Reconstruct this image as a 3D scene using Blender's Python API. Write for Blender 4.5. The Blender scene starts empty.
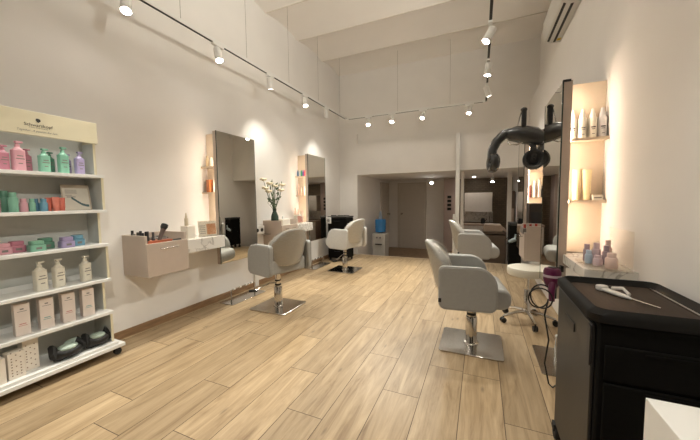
import bpy, bmesh, math, random
from mathutils import Vector, Matrix
random.seed(7)
PI = math.pi
scene = bpy.context.scene
col = scene.collection

# ------------------------------------------------------------------ materials
def lin(c):
    return tuple((v/12.92 if v <= 0.04045 else ((v+0.055)/1.055)**2.4) for v in c)
def rgb(r, g, b):
    return lin((r/255, g/255, b/255))
MATS = {}
def mat(name, c, rough=0.5, metal=0.0, var=0.04, scale=12.0, bump=0.0, coat=0.0, emit=0.0, ecol=None, stretch=(1, 1, 1), spec=0.5):
    if name in MATS: return MATS[name]
    m = bpy.data.materials.new(name); m.use_nodes = True
    nt = m.node_tree; N = nt.nodes; L = nt.links
    b = N['Principled BSDF']
    b.inputs['Roughness'].default_value = rough
    b.inputs['Metallic'].default_value = metal
    b.inputs['Coat Weight'].default_value = coat
    b.inputs['Coat Roughness'].default_value = 0.08
    b.inputs['Specular IOR Level'].default_value = spec
    tc = N.new('ShaderNodeTexCoord'); mp = N.new('ShaderNodeMapping'); mp.inputs['Scale'].default_value = stretch
    nz = N.new('ShaderNodeTexNoise'); nz.inputs['Scale'].default_value = scale; nz.inputs['Detail'].default_value = 4
    L.new(tc.outputs['Object'], mp.inputs['Vector']); L.new(mp.outputs['Vector'], nz.inputs['Vector'])
    cr = N.new('ShaderNodeValToRGB')
    cr.color_ramp.elements[0].position = 0.3; cr.color_ramp.elements[1].position = 0.7
    cr.color_ramp.elements[0].color = (*[max(0, v*(1-var)) for v in c], 1)
    cr.color_ramp.elements[1].color = (*[min(1, v*(1+var)) for v in c], 1)
    L.new(nz.outputs['Fac'], cr.inputs['Fac']); L.new(cr.outputs['Color'], b.inputs['Base Color'])
    if bump > 0:
        bp = N.new('ShaderNodeBump'); bp.inputs['Strength'].default_value = bump; bp.inputs['Distance'].default_value = 0.01
        L.new(nz.outputs['Fac'], bp.inputs['Height']); L.new(bp.outputs['Normal'], b.inputs['Normal'])
    if emit > 0:
        b.inputs['Emission Color'].default_value = (*(ecol or c), 1)
        b.inputs['Emission Strength'].default_value = emit
    MATS[name] = m
    return m

M_WALL = mat('wall_plaster', (0.80, 0.77, 0.735), 0.85, var=0.02, scale=3, bump=0.02)
M_CEIL = mat('ceiling_plaster', (0.83, 0.79, 0.745), 0.9, var=0.02, scale=2)
M_WHITE = mat('white_lacquer', (0.80, 0.79, 0.76), 0.35, var=0.01)
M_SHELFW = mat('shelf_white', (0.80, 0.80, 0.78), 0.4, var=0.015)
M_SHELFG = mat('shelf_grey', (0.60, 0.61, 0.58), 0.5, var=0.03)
M_CREAM = mat('cream_board', (0.74, 0.68, 0.50), 0.5, var=0.015)
M_BEIGE = mat('beige_laminate', (0.50, 0.41, 0.34), 0.45, var=0.03)
M_PANEL = mat('niche_laminate', (0.70, 0.58, 0.44), 0.5, var=0.02)
M_FRAME = mat('mirror_frame_laminate', (0.44, 0.37, 0.31), 0.5, var=0.03)
M_CHROME = mat('chrome', (0.62, 0.60, 0.57), 0.12, 1.0, var=0.02)
M_STEEL = mat('brushed_steel', (0.55, 0.53, 0.50), 0.18, 1.0, var=0.06, scale=30, stretch=(1, 12, 1))
M_GREY = mat('grey_vinyl', (0.35, 0.35, 0.335), 0.5, var=0.03, scale=40, bump=0.05)
M_GREYP = mat('pale_grey_vinyl', (0.60, 0.60, 0.585), 0.5, var=0.03, scale=40, bump=0.05)
M_BLACK = mat('black_plastic', (0.012, 0.012, 0.012), 0.45, var=0.1)
M_BLACKW = mat('black_trolley_laminate', (0.006, 0.0056, 0.005), 0.7, var=0.15, scale=25, stretch=(1, 1, 6), spec=0.08)
M_BLACKS = mat('black_trolley_satin', (0.016, 0.0145, 0.013), 0.42, var=0.2, scale=14, stretch=(1, 10, 1))
M_TRAY = mat('dark_brown_tray', (0.030, 0.018, 0.012), 0.55, var=0.25, scale=10, stretch=(10, 1, 1), spec=0.2)
M_RUBBER = mat('black_rubber', (0.01, 0.01, 0.01), 0.7)
M_GLOSSBLK = mat('gloss_black', (0.035, 0.037, 0.04), 0.2, var=0.15, coat=0.5)
M_DOOR = mat('door_paint', (0.60, 0.55, 0.49), 0.6, var=0.02)
M_PINKW = mat('rose_plaster', (0.48, 0.38, 0.34), 0.8, var=0.03)
M_WOODB = mat('baseboard_wood', (0.28, 0.17, 0.09), 0.45, var=0.2, scale=8, stretch=(6, 1, 6))
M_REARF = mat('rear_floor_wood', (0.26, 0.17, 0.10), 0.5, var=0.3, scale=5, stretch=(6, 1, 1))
M_MAG = mat('magenta_plastic', (0.09, 0.004, 0.04), 0.3, var=0.1)
M_INK = mat('black_ink', (0.02, 0.02, 0.02), 0.6)
M_GREYINK = mat('grey_ink', (0.22, 0.20, 0.18), 0.6)
M_PINKINK = mat('rose_ink', (0.55, 0.22, 0.20), 0.6)
M_BEIGEU = mat('rear_beige_vinyl', (0.42, 0.32, 0.25), 0.5)
M_BROWNU = mat('rear_brown_panel', (0.12, 0.085, 0.06), 0.5)
M_STOOL = mat('cream_vinyl', (0.74, 0.70, 0.60), 0.42, var=0.02)
M_LENS = mat('lamp_lens', (1, 1, 1), 0.4, emit=60.0, ecol=(1.0, 0.96, 0.90))
M_LENSOFF = mat('lamp_lens_dim', (1, 1, 1), 0.4, emit=6.0, ecol=(1.0, 0.93, 0.85))
M_LED = mat('led_strip_light', (1, 0.85, 0.65), 0.4, emit=28.0, ecol=(1.0, 0.80, 0.62))

def M_c(name, r, g, b, rough=0.4, **k):
    return mat(name, rgb(r, g, b), rough, **k)

def mirror_mat():
    m = mat('mirror_silver', (0.72, 0.70, 0.64), 0.015, 1.0, var=0.0)
    return m
M_MIRROR = mirror_mat()

def marble():
    m = bpy.data.materials.new('marble'); m.use_nodes = True
    N = m.node_tree.nodes; L = m.node_tree.links; b = N['Principled BSDF']; b.inputs['Roughness'].default_value = 0.25
    tc = N.new('ShaderNodeTexCoord')
    n1 = N.new('ShaderNodeTexNoise'); n1.inputs['Scale'].default_value = 4.5; n1.inputs['Detail'].default_value = 8; n1.inputs['Distortion'].default_value = 1.6
    L.new(tc.outputs['Object'], n1.inputs['Vector'])
    r = N.new('ShaderNodeValToRGB'); e = r.color_ramp.elements
    e[0].position = 0.44; e[0].color = (0.70, 0.67, 0.62, 1); e[1].position = 0.56; e[1].color = (0.76, 0.73, 0.68, 1)
    k = e.new(0.50); k.color = (0.36, 0.33, 0.30, 1)
    k = e.new(0.475); k.color = (0.68, 0.65, 0.60, 1); k = e.new(0.525); k.color = (0.72, 0.69, 0.64, 1)
    L.new(n1.outputs['Fac'], r.inputs['Fac']); L.new(r.outputs['Color'], b.inputs['Base Color'])
    return m
M_MARBLE = marble()

def wood_floor():
    m = bpy.data.materials.new('oak_look_planks'); m.use_nodes = True
    N = m.node_tree.nodes; L = m.node_tree.links; b = N['Principled BSDF']
    at = N.new('ShaderNodeAttribute'); at.attribute_name = 'tone'
    tc = N.new('ShaderNodeTexCoord'); sep = N.new('ShaderNodeSeparateColor')
    L.new(at.outputs['Color'], sep.inputs['Color'])
    add = N.new('ShaderNodeVectorMath'); add.operation = 'MULTIPLY_ADD'
    add.inputs[1].default_value = (1, 1, 1)
    sc = N.new('ShaderNodeVectorMath'); sc.operation = 'SCALE'; sc.inputs['Scale'].default_value = 37.0
    L.new(at.outputs['Color'], sc.inputs[0])
    L.new(tc.outputs['Object'], add.inputs[0]); L.new(sc.outputs[0], add.inputs[2])
    mp = N.new('ShaderNodeMapping'); mp.inputs['Scale'].default_value = (11.0, 1.1, 1.0); L.new(add.outputs[0], mp.inputs['Vector'])
    n1 = N.new('ShaderNodeTexNoise'); n1.inputs['Scale'].default_value = 1.6; n1.inputs['Detail'].default_value = 7; n1.inputs['Roughness'].default_value = 0.66; n1.inputs['Distortion'].default_value = 0.9
    L.new(mp.outputs[0], n1.inputs['Vector'])
    r = N.new('ShaderNodeValToRGB'); e = r.color_ramp.elements
    e[0].position = 0.22; e[0].color = (0.19, 0.115, 0.056, 1); e[1].position = 0.80; e[1].color = (0.54, 0.41, 0.255, 1)
    k = e.new(0.45); k.color = (0.355, 0.253, 0.144, 1); k = e.new(0.58); k.color = (0.43, 0.312, 0.186, 1)
    L.new(n1.outputs['Fac'], r.inputs['Fac'])
    # fine grain
    mp2 = N.new('ShaderNodeMapping'); mp2.inputs['Scale'].default_value = (70, 3, 1); L.new(add.outputs[0], mp2.inputs['Vector'])
    n2 = N.new('ShaderNodeTexNoise'); n2.inputs['Scale'].default_value = 1.5; n2.inputs['Detail'].default_value = 3
    L.new(mp2.outputs[0], n2.inputs['Vector'])
    mr = N.new('ShaderNodeMapRange'); mr.inputs['From Min'].default_value = 0.3; mr.inputs['From Max'].default_value = 0.7
    mr.inputs['To Min'].default_value = 0.93; mr.inputs['To Max'].default_value = 1.08
    L.new(n2.outputs['Fac'], mr.inputs['Value'])
    mr2 = N.new('ShaderNodeMapRange'); mr2.inputs['To Min'].default_value = 0.86; mr2.inputs['To Max'].default_value = 1.10
    L.new(sep.outputs['Red'], mr2.inputs['Value'])
    mm = N.new('ShaderNodeMath'); mm.operation = 'MULTIPLY'; L.new(mr.outputs[0], mm.inputs[0]); L.new(mr2.outputs[0], mm.inputs[1])
    vm = N.new('ShaderNodeVectorMath'); vm.operation = 'SCALE'; L.new(r.outputs['Color'], vm.inputs[0]); L.new(mm.outputs[0], vm.inputs['Scale'])
    # knots
    mp3 = N.new('ShaderNodeMapping'); mp3.inputs['Scale'].default_value = (9, 3.0, 1); L.new(add.outputs[0], mp3.inputs['Vector'])
    vo = N.new('ShaderNodeTexVoronoi'); vo.inputs['Scale'].default_value = 0.9; L.new(mp3.outputs[0], vo.inputs['Vector'])
    kr = N.new('ShaderNodeMapRange'); kr.inputs['From Min'].default_value = 0.03; kr.inputs['From Max'].default_value = 0.12; kr.inputs['To Min'].default_value = 0.55; kr.inputs['To Max'].default_value = 1.0
    L.new(vo.outputs['Distance'], kr.inputs['Value'])
    vm2 = N.new('ShaderNodeVectorMath'); vm2.operation = 'SCALE'; L.new(vm.outputs[0], vm2.inputs[0]); L.new(kr.outputs[0], vm2.inputs['Scale'])
    L.new(vm2.outputs[0], b.inputs['Base Color'])
    b.inputs['Roughness'].default_value = 0.40
    b.inputs['Specular IOR Level'].default_value = 0.35
    return m
M_FLOOR = wood_floor()

def tile_brown():
    m = bpy.data.materials.new('brown_wall_tiles'); m.use_nodes = True
    N = m.node_tree.nodes; L = m.node_tree.links; b = N['Principled BSDF']; b.inputs['Roughness'].default_value = 0.4
    tc = N.new('ShaderNodeTexCoord'); mp = N.new('ShaderNodeMapping'); mp.inputs['Rotation'].default_value = (PI/2, 0, 0)
    L.new(tc.outputs['Object'], mp.inputs['Vector'])
    br = N.new('ShaderNodeTexBrick'); br.inputs['Scale'].default_value = 5; br.inputs['Mortar Size'].default_value = 0.015
    br.inputs['Color1'].default_value = (0.17, 0.13, 0.085, 1); br.inputs['Color2'].default_value = (0.22, 0.165, 0.11, 1); br.inputs['Mortar'].default_value = (0.10, 0.075, 0.05, 1)
    L.new(mp.outputs[0], br.inputs['Vector']); L.new(br.outputs['Color'], b.inputs['Base Color'])
    return m
M_TILE = tile_brown()

def clear_mat(name, tint, gloss=0.18, rough=0.12):
    m = bpy.data.materials.new(name); m.use_nodes = True
    N = m.node_tree.nodes; L = m.node_tree.links
    out = N['Material Output']; N.remove(N['Principled BSDF'])
    t = N.new('ShaderNodeBsdfTransparent'); t.inputs[0].default_value = (*tint, 1)
    g = N.new('ShaderNodeBsdfGlossy'); g.inputs['Roughness'].default_value = rough; g.inputs['Color'].default_value = (1, 0.97, 0.93, 1)
    nz = N.new('ShaderNodeTexNoise'); nz.inputs['Scale'].default_value = 9; nz.inputs['Detail'].default_value = 3; nz.inputs['Distortion'].default_value = 1.5
    bp = N.new('ShaderNodeBump'); bp.inputs['Strength'].default_value = 0.5; bp.inputs['Distance'].default_value = 0.02
    L.new(nz.outputs['Fac'], bp.inputs['Height']); L.new(bp.outputs['Normal'], g.inputs['Normal'])
    mx = N.new('ShaderNodeMixShader'); mx.inputs[0].default_value = gloss
    L.new(t.outputs[0], mx.inputs[1]); L.new(g.outputs[0], mx.inputs[2]); L.new(mx.outputs[0], out.inputs['Surface'])
    return m
M_CLEAR = clear_mat('clear_plastic_cover', (0.93, 0.92, 0.90), 0.16, 0.15)
M_ACRYL = clear_mat('clear_acrylic', (0.95, 0.94, 0.92), 0.10, 0.05)

# ------------------------------------------------------------------ mesh builder
class B:
    def __init__(s): s.bm = bmesh.new(); s.mi = 0
    def _f(s, vs):
        try:
            f = s.bm.faces.new(vs); f.material_index = s.mi; return f
        except ValueError: return None
    def box(s, x0, x1, y0, y1, z0, z1, M=None):
        P = [(x0,y0,z0),(x1,y0,z0),(x1,y1,z0),(x0,y1,z0),(x0,y0,z1),(x1,y0,z1),(x1,y1,z1),(x0,y1,z1)]
        v = [s.bm.verts.new((M @ Vector(p)) if M else p) for p in P]
        for q in ((0,3,2,1),(4,5,6,7),(0,1,5,4),(1,2,6,5),(2,3,7,6),(3,0,4,7)): s._f([v[i] for i in q])
        return s
    def ring(s, c, n, r, seg, M=None):
        n = Vector(n).normalized(); a = n.orthogonal().normalized(); b = n.cross(a)
        out = []
        for i in range(seg):
            t = 2*PI*i/seg; p = Vector(c) + a*(r*math.cos(t)) + b*(r*math.sin(t))
            out.append(s.bm.verts.new(M @ p if M else p))
        return out
    def cyl(s, p0, p1, r0, r1=None, seg=16, M=None):
        r1 = r0 if r1 is None else r1
        n = Vector(p1) - Vector(p0)
        A = s.ring(p0, n, r0, seg, M); C = s.ring(p1, n, r1, seg, M)
        for i in range(seg):
            j = (i+1) % seg; s._f([A[i], A[j], C[j], C[i]])
        s._f(A[::-1]); s._f(C)
        return s
    def lathe(s, prof, c=(0,0,0), seg=18, M=None, sx=1, sy=1):
        rings = []
        for r, z in prof:
            rg = []
            for i in range(seg):
                t = 2*PI*i/seg; p = Vector((c[0]+r*sx*math.cos(t), c[1]+r*sy*math.sin(t), c[2]+z))
                rg.append(s.bm.verts.new(M @ p if M else p))
            rings.append(rg)
        for a, b in zip(rings, rings[1:]):
            for i in range(seg):
                j = (i+1) % seg; s._f([a[i], a[j], b[j], b[i]])
        s._f(rings[0][::-1]); s._f(rings[-1])
        return s
    def tube(s, pts, r, seg=8, rs=None):
        pts = [Vector(p) for p in pts]; rings = []
        up = None
        for i, p in enumerate(pts):
            d = (pts[min(i+1, len(pts)-1)] - pts[max(i-1, 0)]).normalized()
            if up is None: up = d.orthogonal().normalized()
            up = (up - d*up.dot(d)).normalized(); b = d.cross(up)
            rr = rs[i] if rs else r
            rings.append([s.bm.verts.new(p + up*(rr*math.cos(2*PI*k/seg)) + b*(rr*math.sin(2*PI*k/seg))) for k in range(seg)])
        for a, b in zip(rings, rings[1:]):
            for i in range(seg):
                j = (i+1) % seg; s._f([a[i], a[j], b[j], b[i]])
        s._f(rings[0][::-1]); s._f(rings[-1])
        return s
    def prism(s, poly, axis, a, b, M=None):
        # poly in the two remaining axes, extruded along axis from a to b
        def mk(u, v, w):
            p = {'x': (w, u, v), 'y': (u, w, v), 'z': (u, v, w)}[axis]
            return s.bm.verts.new(M @ Vector(p) if M else p)
        A = [mk(u, v, a) for u, v in poly]; C = [mk(u, v, b) for u, v in poly]
        n = len(poly)
        for i in range(n):
            j = (i+1) % n; s._f([A[i], A[j], C[j], C[i]])
        s._f(A[::-1]); s._f(C)
        return s
    def sphere(s, c, rx, ry=None, rz=None, seg=14, rings=9, M=None):
        ry = ry or rx; rz = rz or rx
        prof = [(math.sin(PI*i/rings), -math.cos(PI*i/rings)) for i in range(1, rings)]
        R = []
        for r, z in prof:
            rg = []
            for i in range(seg):
                t = 2*PI*i/seg; p = Vector((c[0]+rx*r*math.cos(t), c[1]+ry*r*math.sin(t), c[2]+rz*z))
                rg.append(s.bm.verts.new(M @ p if M else p))
            R.append(rg)
        p0 = Vector((c[0], c[1], c[2]-rz)); p1 = Vector((c[0], c[1], c[2]+rz))
        b0 = s.bm.verts.new(M @ p0 if M else p0); b1 = s.bm.verts.new(M @ p1 if M else p1)
        for i in range(seg):
            j = (i+1) % seg
            s._f([b0, R[0][j], R[0][i]]); s._f([b1, R[-1][i], R[-1][j]])
            for a, b in zip(R, R[1:]): s._f([a[i], a[j], b[j], b[i]])
        return s

def finish(name, bm, mats, parent=None, loc=(0,0,0), rot=(0,0,0), bevel=0, sub=0, sharp=38, seg=2):
    bmesh.ops.recalc_face_normals(bm, faces=bm.faces)
    for f in bm.faces: f.smooth = True
    lim = math.radians(sharp)
    for e in bm.edges:
        if len(e.link_faces) == 2 and e.calc_face_angle(0) > lim: e.smooth = False
    me = bpy.data.meshes.new(name); bm.to_mesh(me); bm.free()
    for m in (mats if isinstance(mats, (list, tuple)) else [mats]): me.materials.append(m)
    o = bpy.data.objects.new(name, me); col.objects.link(o)
    o.location = loc; o.rotation_euler = rot
    if parent: o.parent = parent
    if bevel > 0:
        md = o.modifiers.new('bevel', 'BEVEL'); md.width = bevel; md.segments = seg; md.limit_method = 'ANGLE'; md.angle_limit = math.radians(40)
    if sub:
        md = o.modifiers.new('sub', 'SUBSURF'); md.levels = sub; md.render_levels = sub
    return o
def obj(name, b, mats, parent=None, **k): return finish(name, b.bm, mats, parent, **k)
def struct(name, b, mats, parent=None, **k):
    o = obj(name, b, mats, parent, **k)
    if not parent: o['kind'] = 'structure'
    return o
def tag(o, label, cat, group=None):
    o['label'] = label; o['category'] = cat
    if group: o['group'] = group
    return o
def thing(name, label, cat, loc=(0,0,0), rz=0, group=None):
    o = bpy.data.objects.new(name, None); col.objects.link(o); o.empty_display_size = 0.1
    o.location = loc; o.rotation_euler = (0, 0, rz)
    return tag(o, label, cat, group)
def rrect(u0, u1, v0, v1, r, n=6):
    # r = radii (bl, br, tr, tl)
    if not isinstance(r, (tuple, list)): r = (r,)*4
    out = []
    for (cx, cy, rr, a0) in ((u0+r[0], v0+r[0], r[0], PI), (u1-r[1], v0+r[1], r[1], 1.5*PI), (u1-r[2], v1-r[2], r[2], 0), (u0+r[3], v1-r[3], r[3], PI/2)):
        for i in range(n+1):
            a = a0 + PI/2*i/n; out.append((cx+rr*math.cos(a), cy+rr*math.sin(a)))
    return out
def text(name, body, size, M, m, parent, shear=0.0, align='CENTER'):
    cu = bpy.data.curves.new(name, 'FONT'); cu.body = body; cu.size = size; cu.align_x = align; cu.extrude = 0.0004; cu.shear = shear
    to = bpy.data.objects.new(name, cu); col.objects.link(to)
    bpy.context.view_layer.update()
    me = bpy.data.meshes.new_from_object(to.evaluated_get(bpy.context.evaluated_depsgraph_get()))
    bpy.data.objects.remove(to)
    me.materials.clear(); me.materials.append(m)
    o = bpy.data.objects.new(name, me); col.objects.link(o); o.parent = parent; o.matrix_local = M
    return o

# key planes of the room
XL, XR = -2.88, 0.742
YB = 6.0; YF = -2.6
ZC = 3.88

# ------------------------------------------------------------------ floor
def build_floor():
    bm = bmesh.new(); layer = bm.loops.layers.color.new('tone')
    w = 0.228; x_off = -0.092; Lp = 1.2; g = 0.0018
    first = {0: 2.111, 1: 1.71, -1: 0.93, -2: 1.735, -3: 2.125, -4: 1.356, -5: 1.72, -6: 0.984, -7: 1.37, -8: 2.05, -9: 1.05, -10: 0.55, -11: 1.6, -12: 0.9, 2: 1.2, 3: 0.8, 4: 1.9}
    for r in range(-13, 4):
        x0 = x_off + r*w; x1 = x0 + w
        x0 = max(x0, XL); x1 = min(x1, XR+0.01)
        if x1 <= x0 + 0.01: continue
        y = first.get(r, random.random()) - 6*Lp
        while y < YB:
            a = max(y, YF); b = min(y+Lp, YB)
            if b > a + 0.01:
                c = (random.random(), random.random(), random.random(), 1)
                vs = [bm.verts.new(p) for p in ((x0+g, a+g, 0), (x1-g, a+g, 0), (x1-g, b-g, 0), (x0+g, b-g, 0))]
                f = bm.faces.new(vs); f.material_index = 0
                for lp in f.loops: lp[layer] = c
            y += Lp
    # grout bed
    P = [(XL, YF, -0.2), (XR+0.01, YF, -0.2), (XR+0.01, YB, -0.2), (XL, YB, -0.2), (XL, YF, -0.0012), (XR+0.01, YF, -0.0012), (XR+0.01, YB, -0.0012), (XL, YB, -0.0012)]
    v = [bm.verts.new(p) for p in P]
    for q in ((0,3,2,1),(4,5,6,7),(0,1,5,4),(1,2,6,5),(2,3,7,6),(3,0,4,7)):
        f = bm.faces.new([v[i] for i in q]); f.material_index = 1
    me = bpy.data.meshes.new('floor'); bm.to_mesh(me); bm.free()
    me.materials.append(M_FLOOR); me.materials.append(mat('grout', (0.07, 0.045, 0.028), 0.8))
    o = bpy.data.objects.new('floor', me); col.objects.link(o); o['kind'] = 'structure'
build_floor()
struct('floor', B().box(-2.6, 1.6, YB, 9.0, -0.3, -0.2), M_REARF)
struct('trim_1', B().box(-2.44, XR, YB-0.02, YB+0.012, -0.19, 0.002), mat('step_nosing', (0.62, 0.50, 0.36), 0.5))

# ------------------------------------------------------------------ walls
struct('wall_left', B().box(XL-0.15, XL, YF, YB+0.2, -0.2, 4.3), M_WALL)
rw = B(); rw.box(XR, XR+0.3, YF, 8.9, -0.2, 2.82); rw.box(XR+0.135, XR+0.3, YF, YB+0.2, 2.82, 4.3)
struct('wall_right', rw, M_WALL)
wf = B(); wf.box(XL-0.15, XR+0.3, YF-0.15, YF, -0.2, 0.35); wf.box(XL-0.15, XR+0.3, YF-0.15, YF, 3.1, 4.3)
wf.box(XL-0.15, -2.6, YF-0.15, YF, 0.35, 3.1); wf.box(0.45, XR+0.3, YF-0.15, YF, 0.35, 3.1)
struct('wall_front', wf, M_WALL)
wn = B()
for xx in (-2.6, -1.6, -0.6, 0.41): wn.box(xx, xx+0.04, YF-0.10, YF-0.05, 0.35, 3.1)
wn.box(-2.6, 0.45, YF-0.10, YF-0.05, 0.35, 0.39); wn.box(-2.6, 0.45, YF-0.10, YF-0.05, 3.06, 3.1)
struct('added_window_1', wn, M_WHITE)  # unseen window frame, added to go with the fill light
al = bpy.data.lights.new('added_fill_light', 'AREA'); al.shape = 'RECTANGLE'; al.size = 2.9; al.size_y = 2.6; al.energy = 120; al.color = (1.0, 0.98, 0.95)  # unseen area light added as fill behind the added window
ao = bpy.data.objects.new('added_fill_light', al); col.objects.link(ao); ao.location = (-1.08, YF-0.2, 1.72); ao.rotation_euler = (-PI/2, 0, PI)
ao.rotation_euler = (PI/2, 0, PI)
wb = B()
wb.box(XL, XR+0.2, YB+0.05, YB+0.2, 2.39, 4.3)          # upper wall
wb.box(-2.45, XR+0.02, YB, YB+0.2, 1.725, 2.39)         # fascia beam
wb.box(-2.72, -2.45, YB, YB+0.2, -0.2, 2.6)             # pier
wb.box(XL, -2.72, YB+0.03, YB+0.2, -0.2, 2.6)
struct('wall_back', wb, M_WALL)
# barrel vaulted ceiling bays
def ceiling():
    bm = bmesh.new(); ys = [6.2-0.0]
    lines = [6.05, 5.28, 4.45, 3.62, 2.79, 1.96, 1.13, 0.30, -0.53, -1.36, -2.19, -3.02]
    pts = []
    for a, b in zip(lines, lines[1:]):
        n = 10
        for i in range(n+1):
            t = i/n; y = a+(b-a)*t; z = ZC + 0.055*(1-(2*t-1)**2)
            pts.append((y, z))
    prev = None
    for (y, z) in pts:
        cur = (bm.verts.new((XL-0.02, y, z)), bm.verts.new((XR+0.2, y, z)), bm.verts.new((XR+0.2, y, z+0.1)), bm.verts.new((XL-0.02, y, z+0.1)))
        if prev:
            for i in range(4):
                j = (i+1) % 4; bm.faces.new((prev[i], prev[j], cur[j], cur[i]))
        else: bm.faces.new(cur)
        prev = cur
    bm.faces.new(prev[::-1])
    o = finish('ceiling', bm, M_CEIL, sharp=10); o['kind'] = 'structure'
    b = B()
    for y in lines[1:-1]: b.box(XL+0.03, XR+0.13, y-0.008, y+0.008, ZC-0.006, ZC+0.012)
    struct('trim_2', b, mat('ceiling_joint', (0.68, 0.63, 0.56), 0.9))
ceiling()
struct('ceiling', B().box(-2.6, 1.6, YB+0.2, 9.0, 1.725, 1.85), M_CEIL)
struct('baseboard_left', B().box(XL, XL+0.012, YF, YB, 0, 0.07), M_WOODB)

# rear area
struct('wall_left', B().box(-2.6, -2.45, YB+0.2, 9.0, -0.2, 1.725), M_WALL)
struct('wall_back', B().box(-2.45, -0.9, 8.4, 8.6, -0.2, 1.725), M_WALL)
struct('wall_back', B().box(-0.9, -0.6, 8.28, 8.85, -0.2, 1.725), M_PINKW)
struct('wall_back', B().box(-0.6, 1.6, 8.7, 8.9, -0.2, 1.725), M_TILE)
# doors
def door(n, x0, x1, axis):
    fr = B(); z1 = 1.60
    if axis == 'y':
        y = 8.4
        fr.box(x0-0.05, x0, y-0.03, y, -0.2, z1+0.05); fr.box(x1, x1+0.05, y-0.03, y, -0.2, z1+0.05); fr.box(x0, x1, y-0.03, y, z1, z1+0.05)
        o = struct('door_%d' % n, fr, M_DOOR)
        obj('door_leaf', B().box(x0+0.004, x1-0.004, y-0.018, y-0.002, -0.19, z1-0.004), M_DOOR, o, bevel=0.002)
        h = B(); h.cyl((x0+0.07, y-0.018, 0.78), (x0+0.07, y-0.03, 0.78), 0.026); h.cyl((x0+0.07, y-0.03, 0.78), (x0+0.07, y-0.07, 0.78), 0.014); h.sphere((x0+0.07, y-0.08, 0.78), 0.024)
        obj('door_knob', h, M_STEEL, o)
    else:
        x = -2.45; y0, y1 = x0, x1
        fr.box(x, x+0.03, y0-0.05, y0, -0.2, z1+0.05); fr.box(x, x+0.03, y1, y1+0.05, -0.2, z1+0.05); fr.box(x, x+0.03, y0, y1, z1, z1+0.05)
        o = struct('door_%d' % n, fr, M_DOOR)
        obj('door_leaf', B().box(x+0.002, x+0.018, y0+0.004, y1-0.004, -0.19, z1-0.004), M_DOOR, o, bevel=0.002)
        h = B(); h.cyl((x+0.018, y1-0.1, 0.78), (x+0.03, y1-0.1, 0.78), 0.026); h.cyl((x+0.03, y1-0.1, 0.78), (x+0.07, y1-0.1, 0.78), 0.014); h.sphere((x+0.08, y1-0.1, 0.78), 0.024)
        obj('door_knob', h, M_STEEL, o)
door(1, -2.13, -1.42, 'y')
door(2, 7.66, 8.3, 'x')
bb = B(); bb.box(-2.45, -2.435, YB+0.2, 7.6, -0.2, -0.12); bb.box(-1.36, -0.9, 8.385, 8.4, -0.2, -0.12)
struct('baseboard_rear', bb, M_WALL)

# slender posts
tag(obj('support_post', B().box(-0.435, -0.365, 5.9, 5.96, 0, 2.40), M_WHITE, bevel=0.004), 'tall slim white square post standing in front of the beam at the floor edge', 'post')
tag(obj('support_post', B().box(-0.375, -0.315, 6.45, 6.51, -0.2, 1.725), M_WALL, bevel=0.004), 'cream post just behind and right of the tall slim white post', 'post')
tag(obj('support_post', B().box(0.50, 0.58, 6.9, 6.98, -0.2, 1.725), M_WALL, bevel=0.004), 'cream post rising behind the tall black trolley on the right', 'post')
tag(obj('partition_board', B().box(-0.475, -0.437, 5.86, 5.98, 0, 0.90), M_WHITE, bevel=0.003), 'waist-high white board fixed against the left side of the slim white post', 'board')

# four dark plates on the rose wall
for k in range(4):
    z = 1.235 - k*0.105
    b = B(); b.box(-0.05, 0.05, -0.012, 0, -0.036, 0.036)
    o = obj('switch_plate', b, M_BLACK, loc=(-0.76, 8.28, z), bevel=0.004)
    tag(o, ['topmost', 'second from top', 'third from top', 'lowest'][k] + ' of the four black plates in a column on the rose wall', 'wall plate', 'black plates on the rose wall')

# ------------------------------------------------------------------ lighting track
ZT = 2.80
def track():
    t = thing('lighting_track', 'white suspended lighting track in a U shape under the vaulted ceiling', 'lighting track', (0, 0, ZT))
    xl, xr, yb = -2.50, 0.055, 5.58
    for nm, (x0, x1, y0, y1) in (('a', (xl-0.017, xl+0.017, -1.6, yb)), ('b', (xl, xr, yb-0.017, yb+0.017)), ('c', (xr-0.017, xr+0.017, -1.6, yb))):
        r = obj('rail', B().box(x0, x1, y0, y1, 0, 0.035), M_WHITE, t, bevel=0.002)
        if nm == 'b': s = B().box(x0+0.05, x1-0.05, y0+0.006, y1-0.006, -0.0015, 0.0)
        else: s = B().box(x0+0.005, x1-0.005, y0+0.05, y1-0.05, -0.0015, 0.0)
        obj('slot', s, M_BLACK, r)
    for (x, y) in ((xl, 4.45), (xl, 3.62), (xl, 2.79), (xl, 1.96), (xl, 5.28), (-1.45, yb), (-0.52, yb), (xr, 3.62), (xr, 1.13), (xl, 0.3)):
        zc = ZC + (0.0 if y != yb else 0.13)
        obj('suspension_wire', B().cyl((x, y, 0.03), (x, y, zc-ZT+0.02), 0.0022, seg=6), mat('wire', (0.30, 0.27, 0.23), 0.5), t)
track()
def look_rot(d):
    return Vector(d).normalized().to_track_quat('-Z', 'Y')
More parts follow.
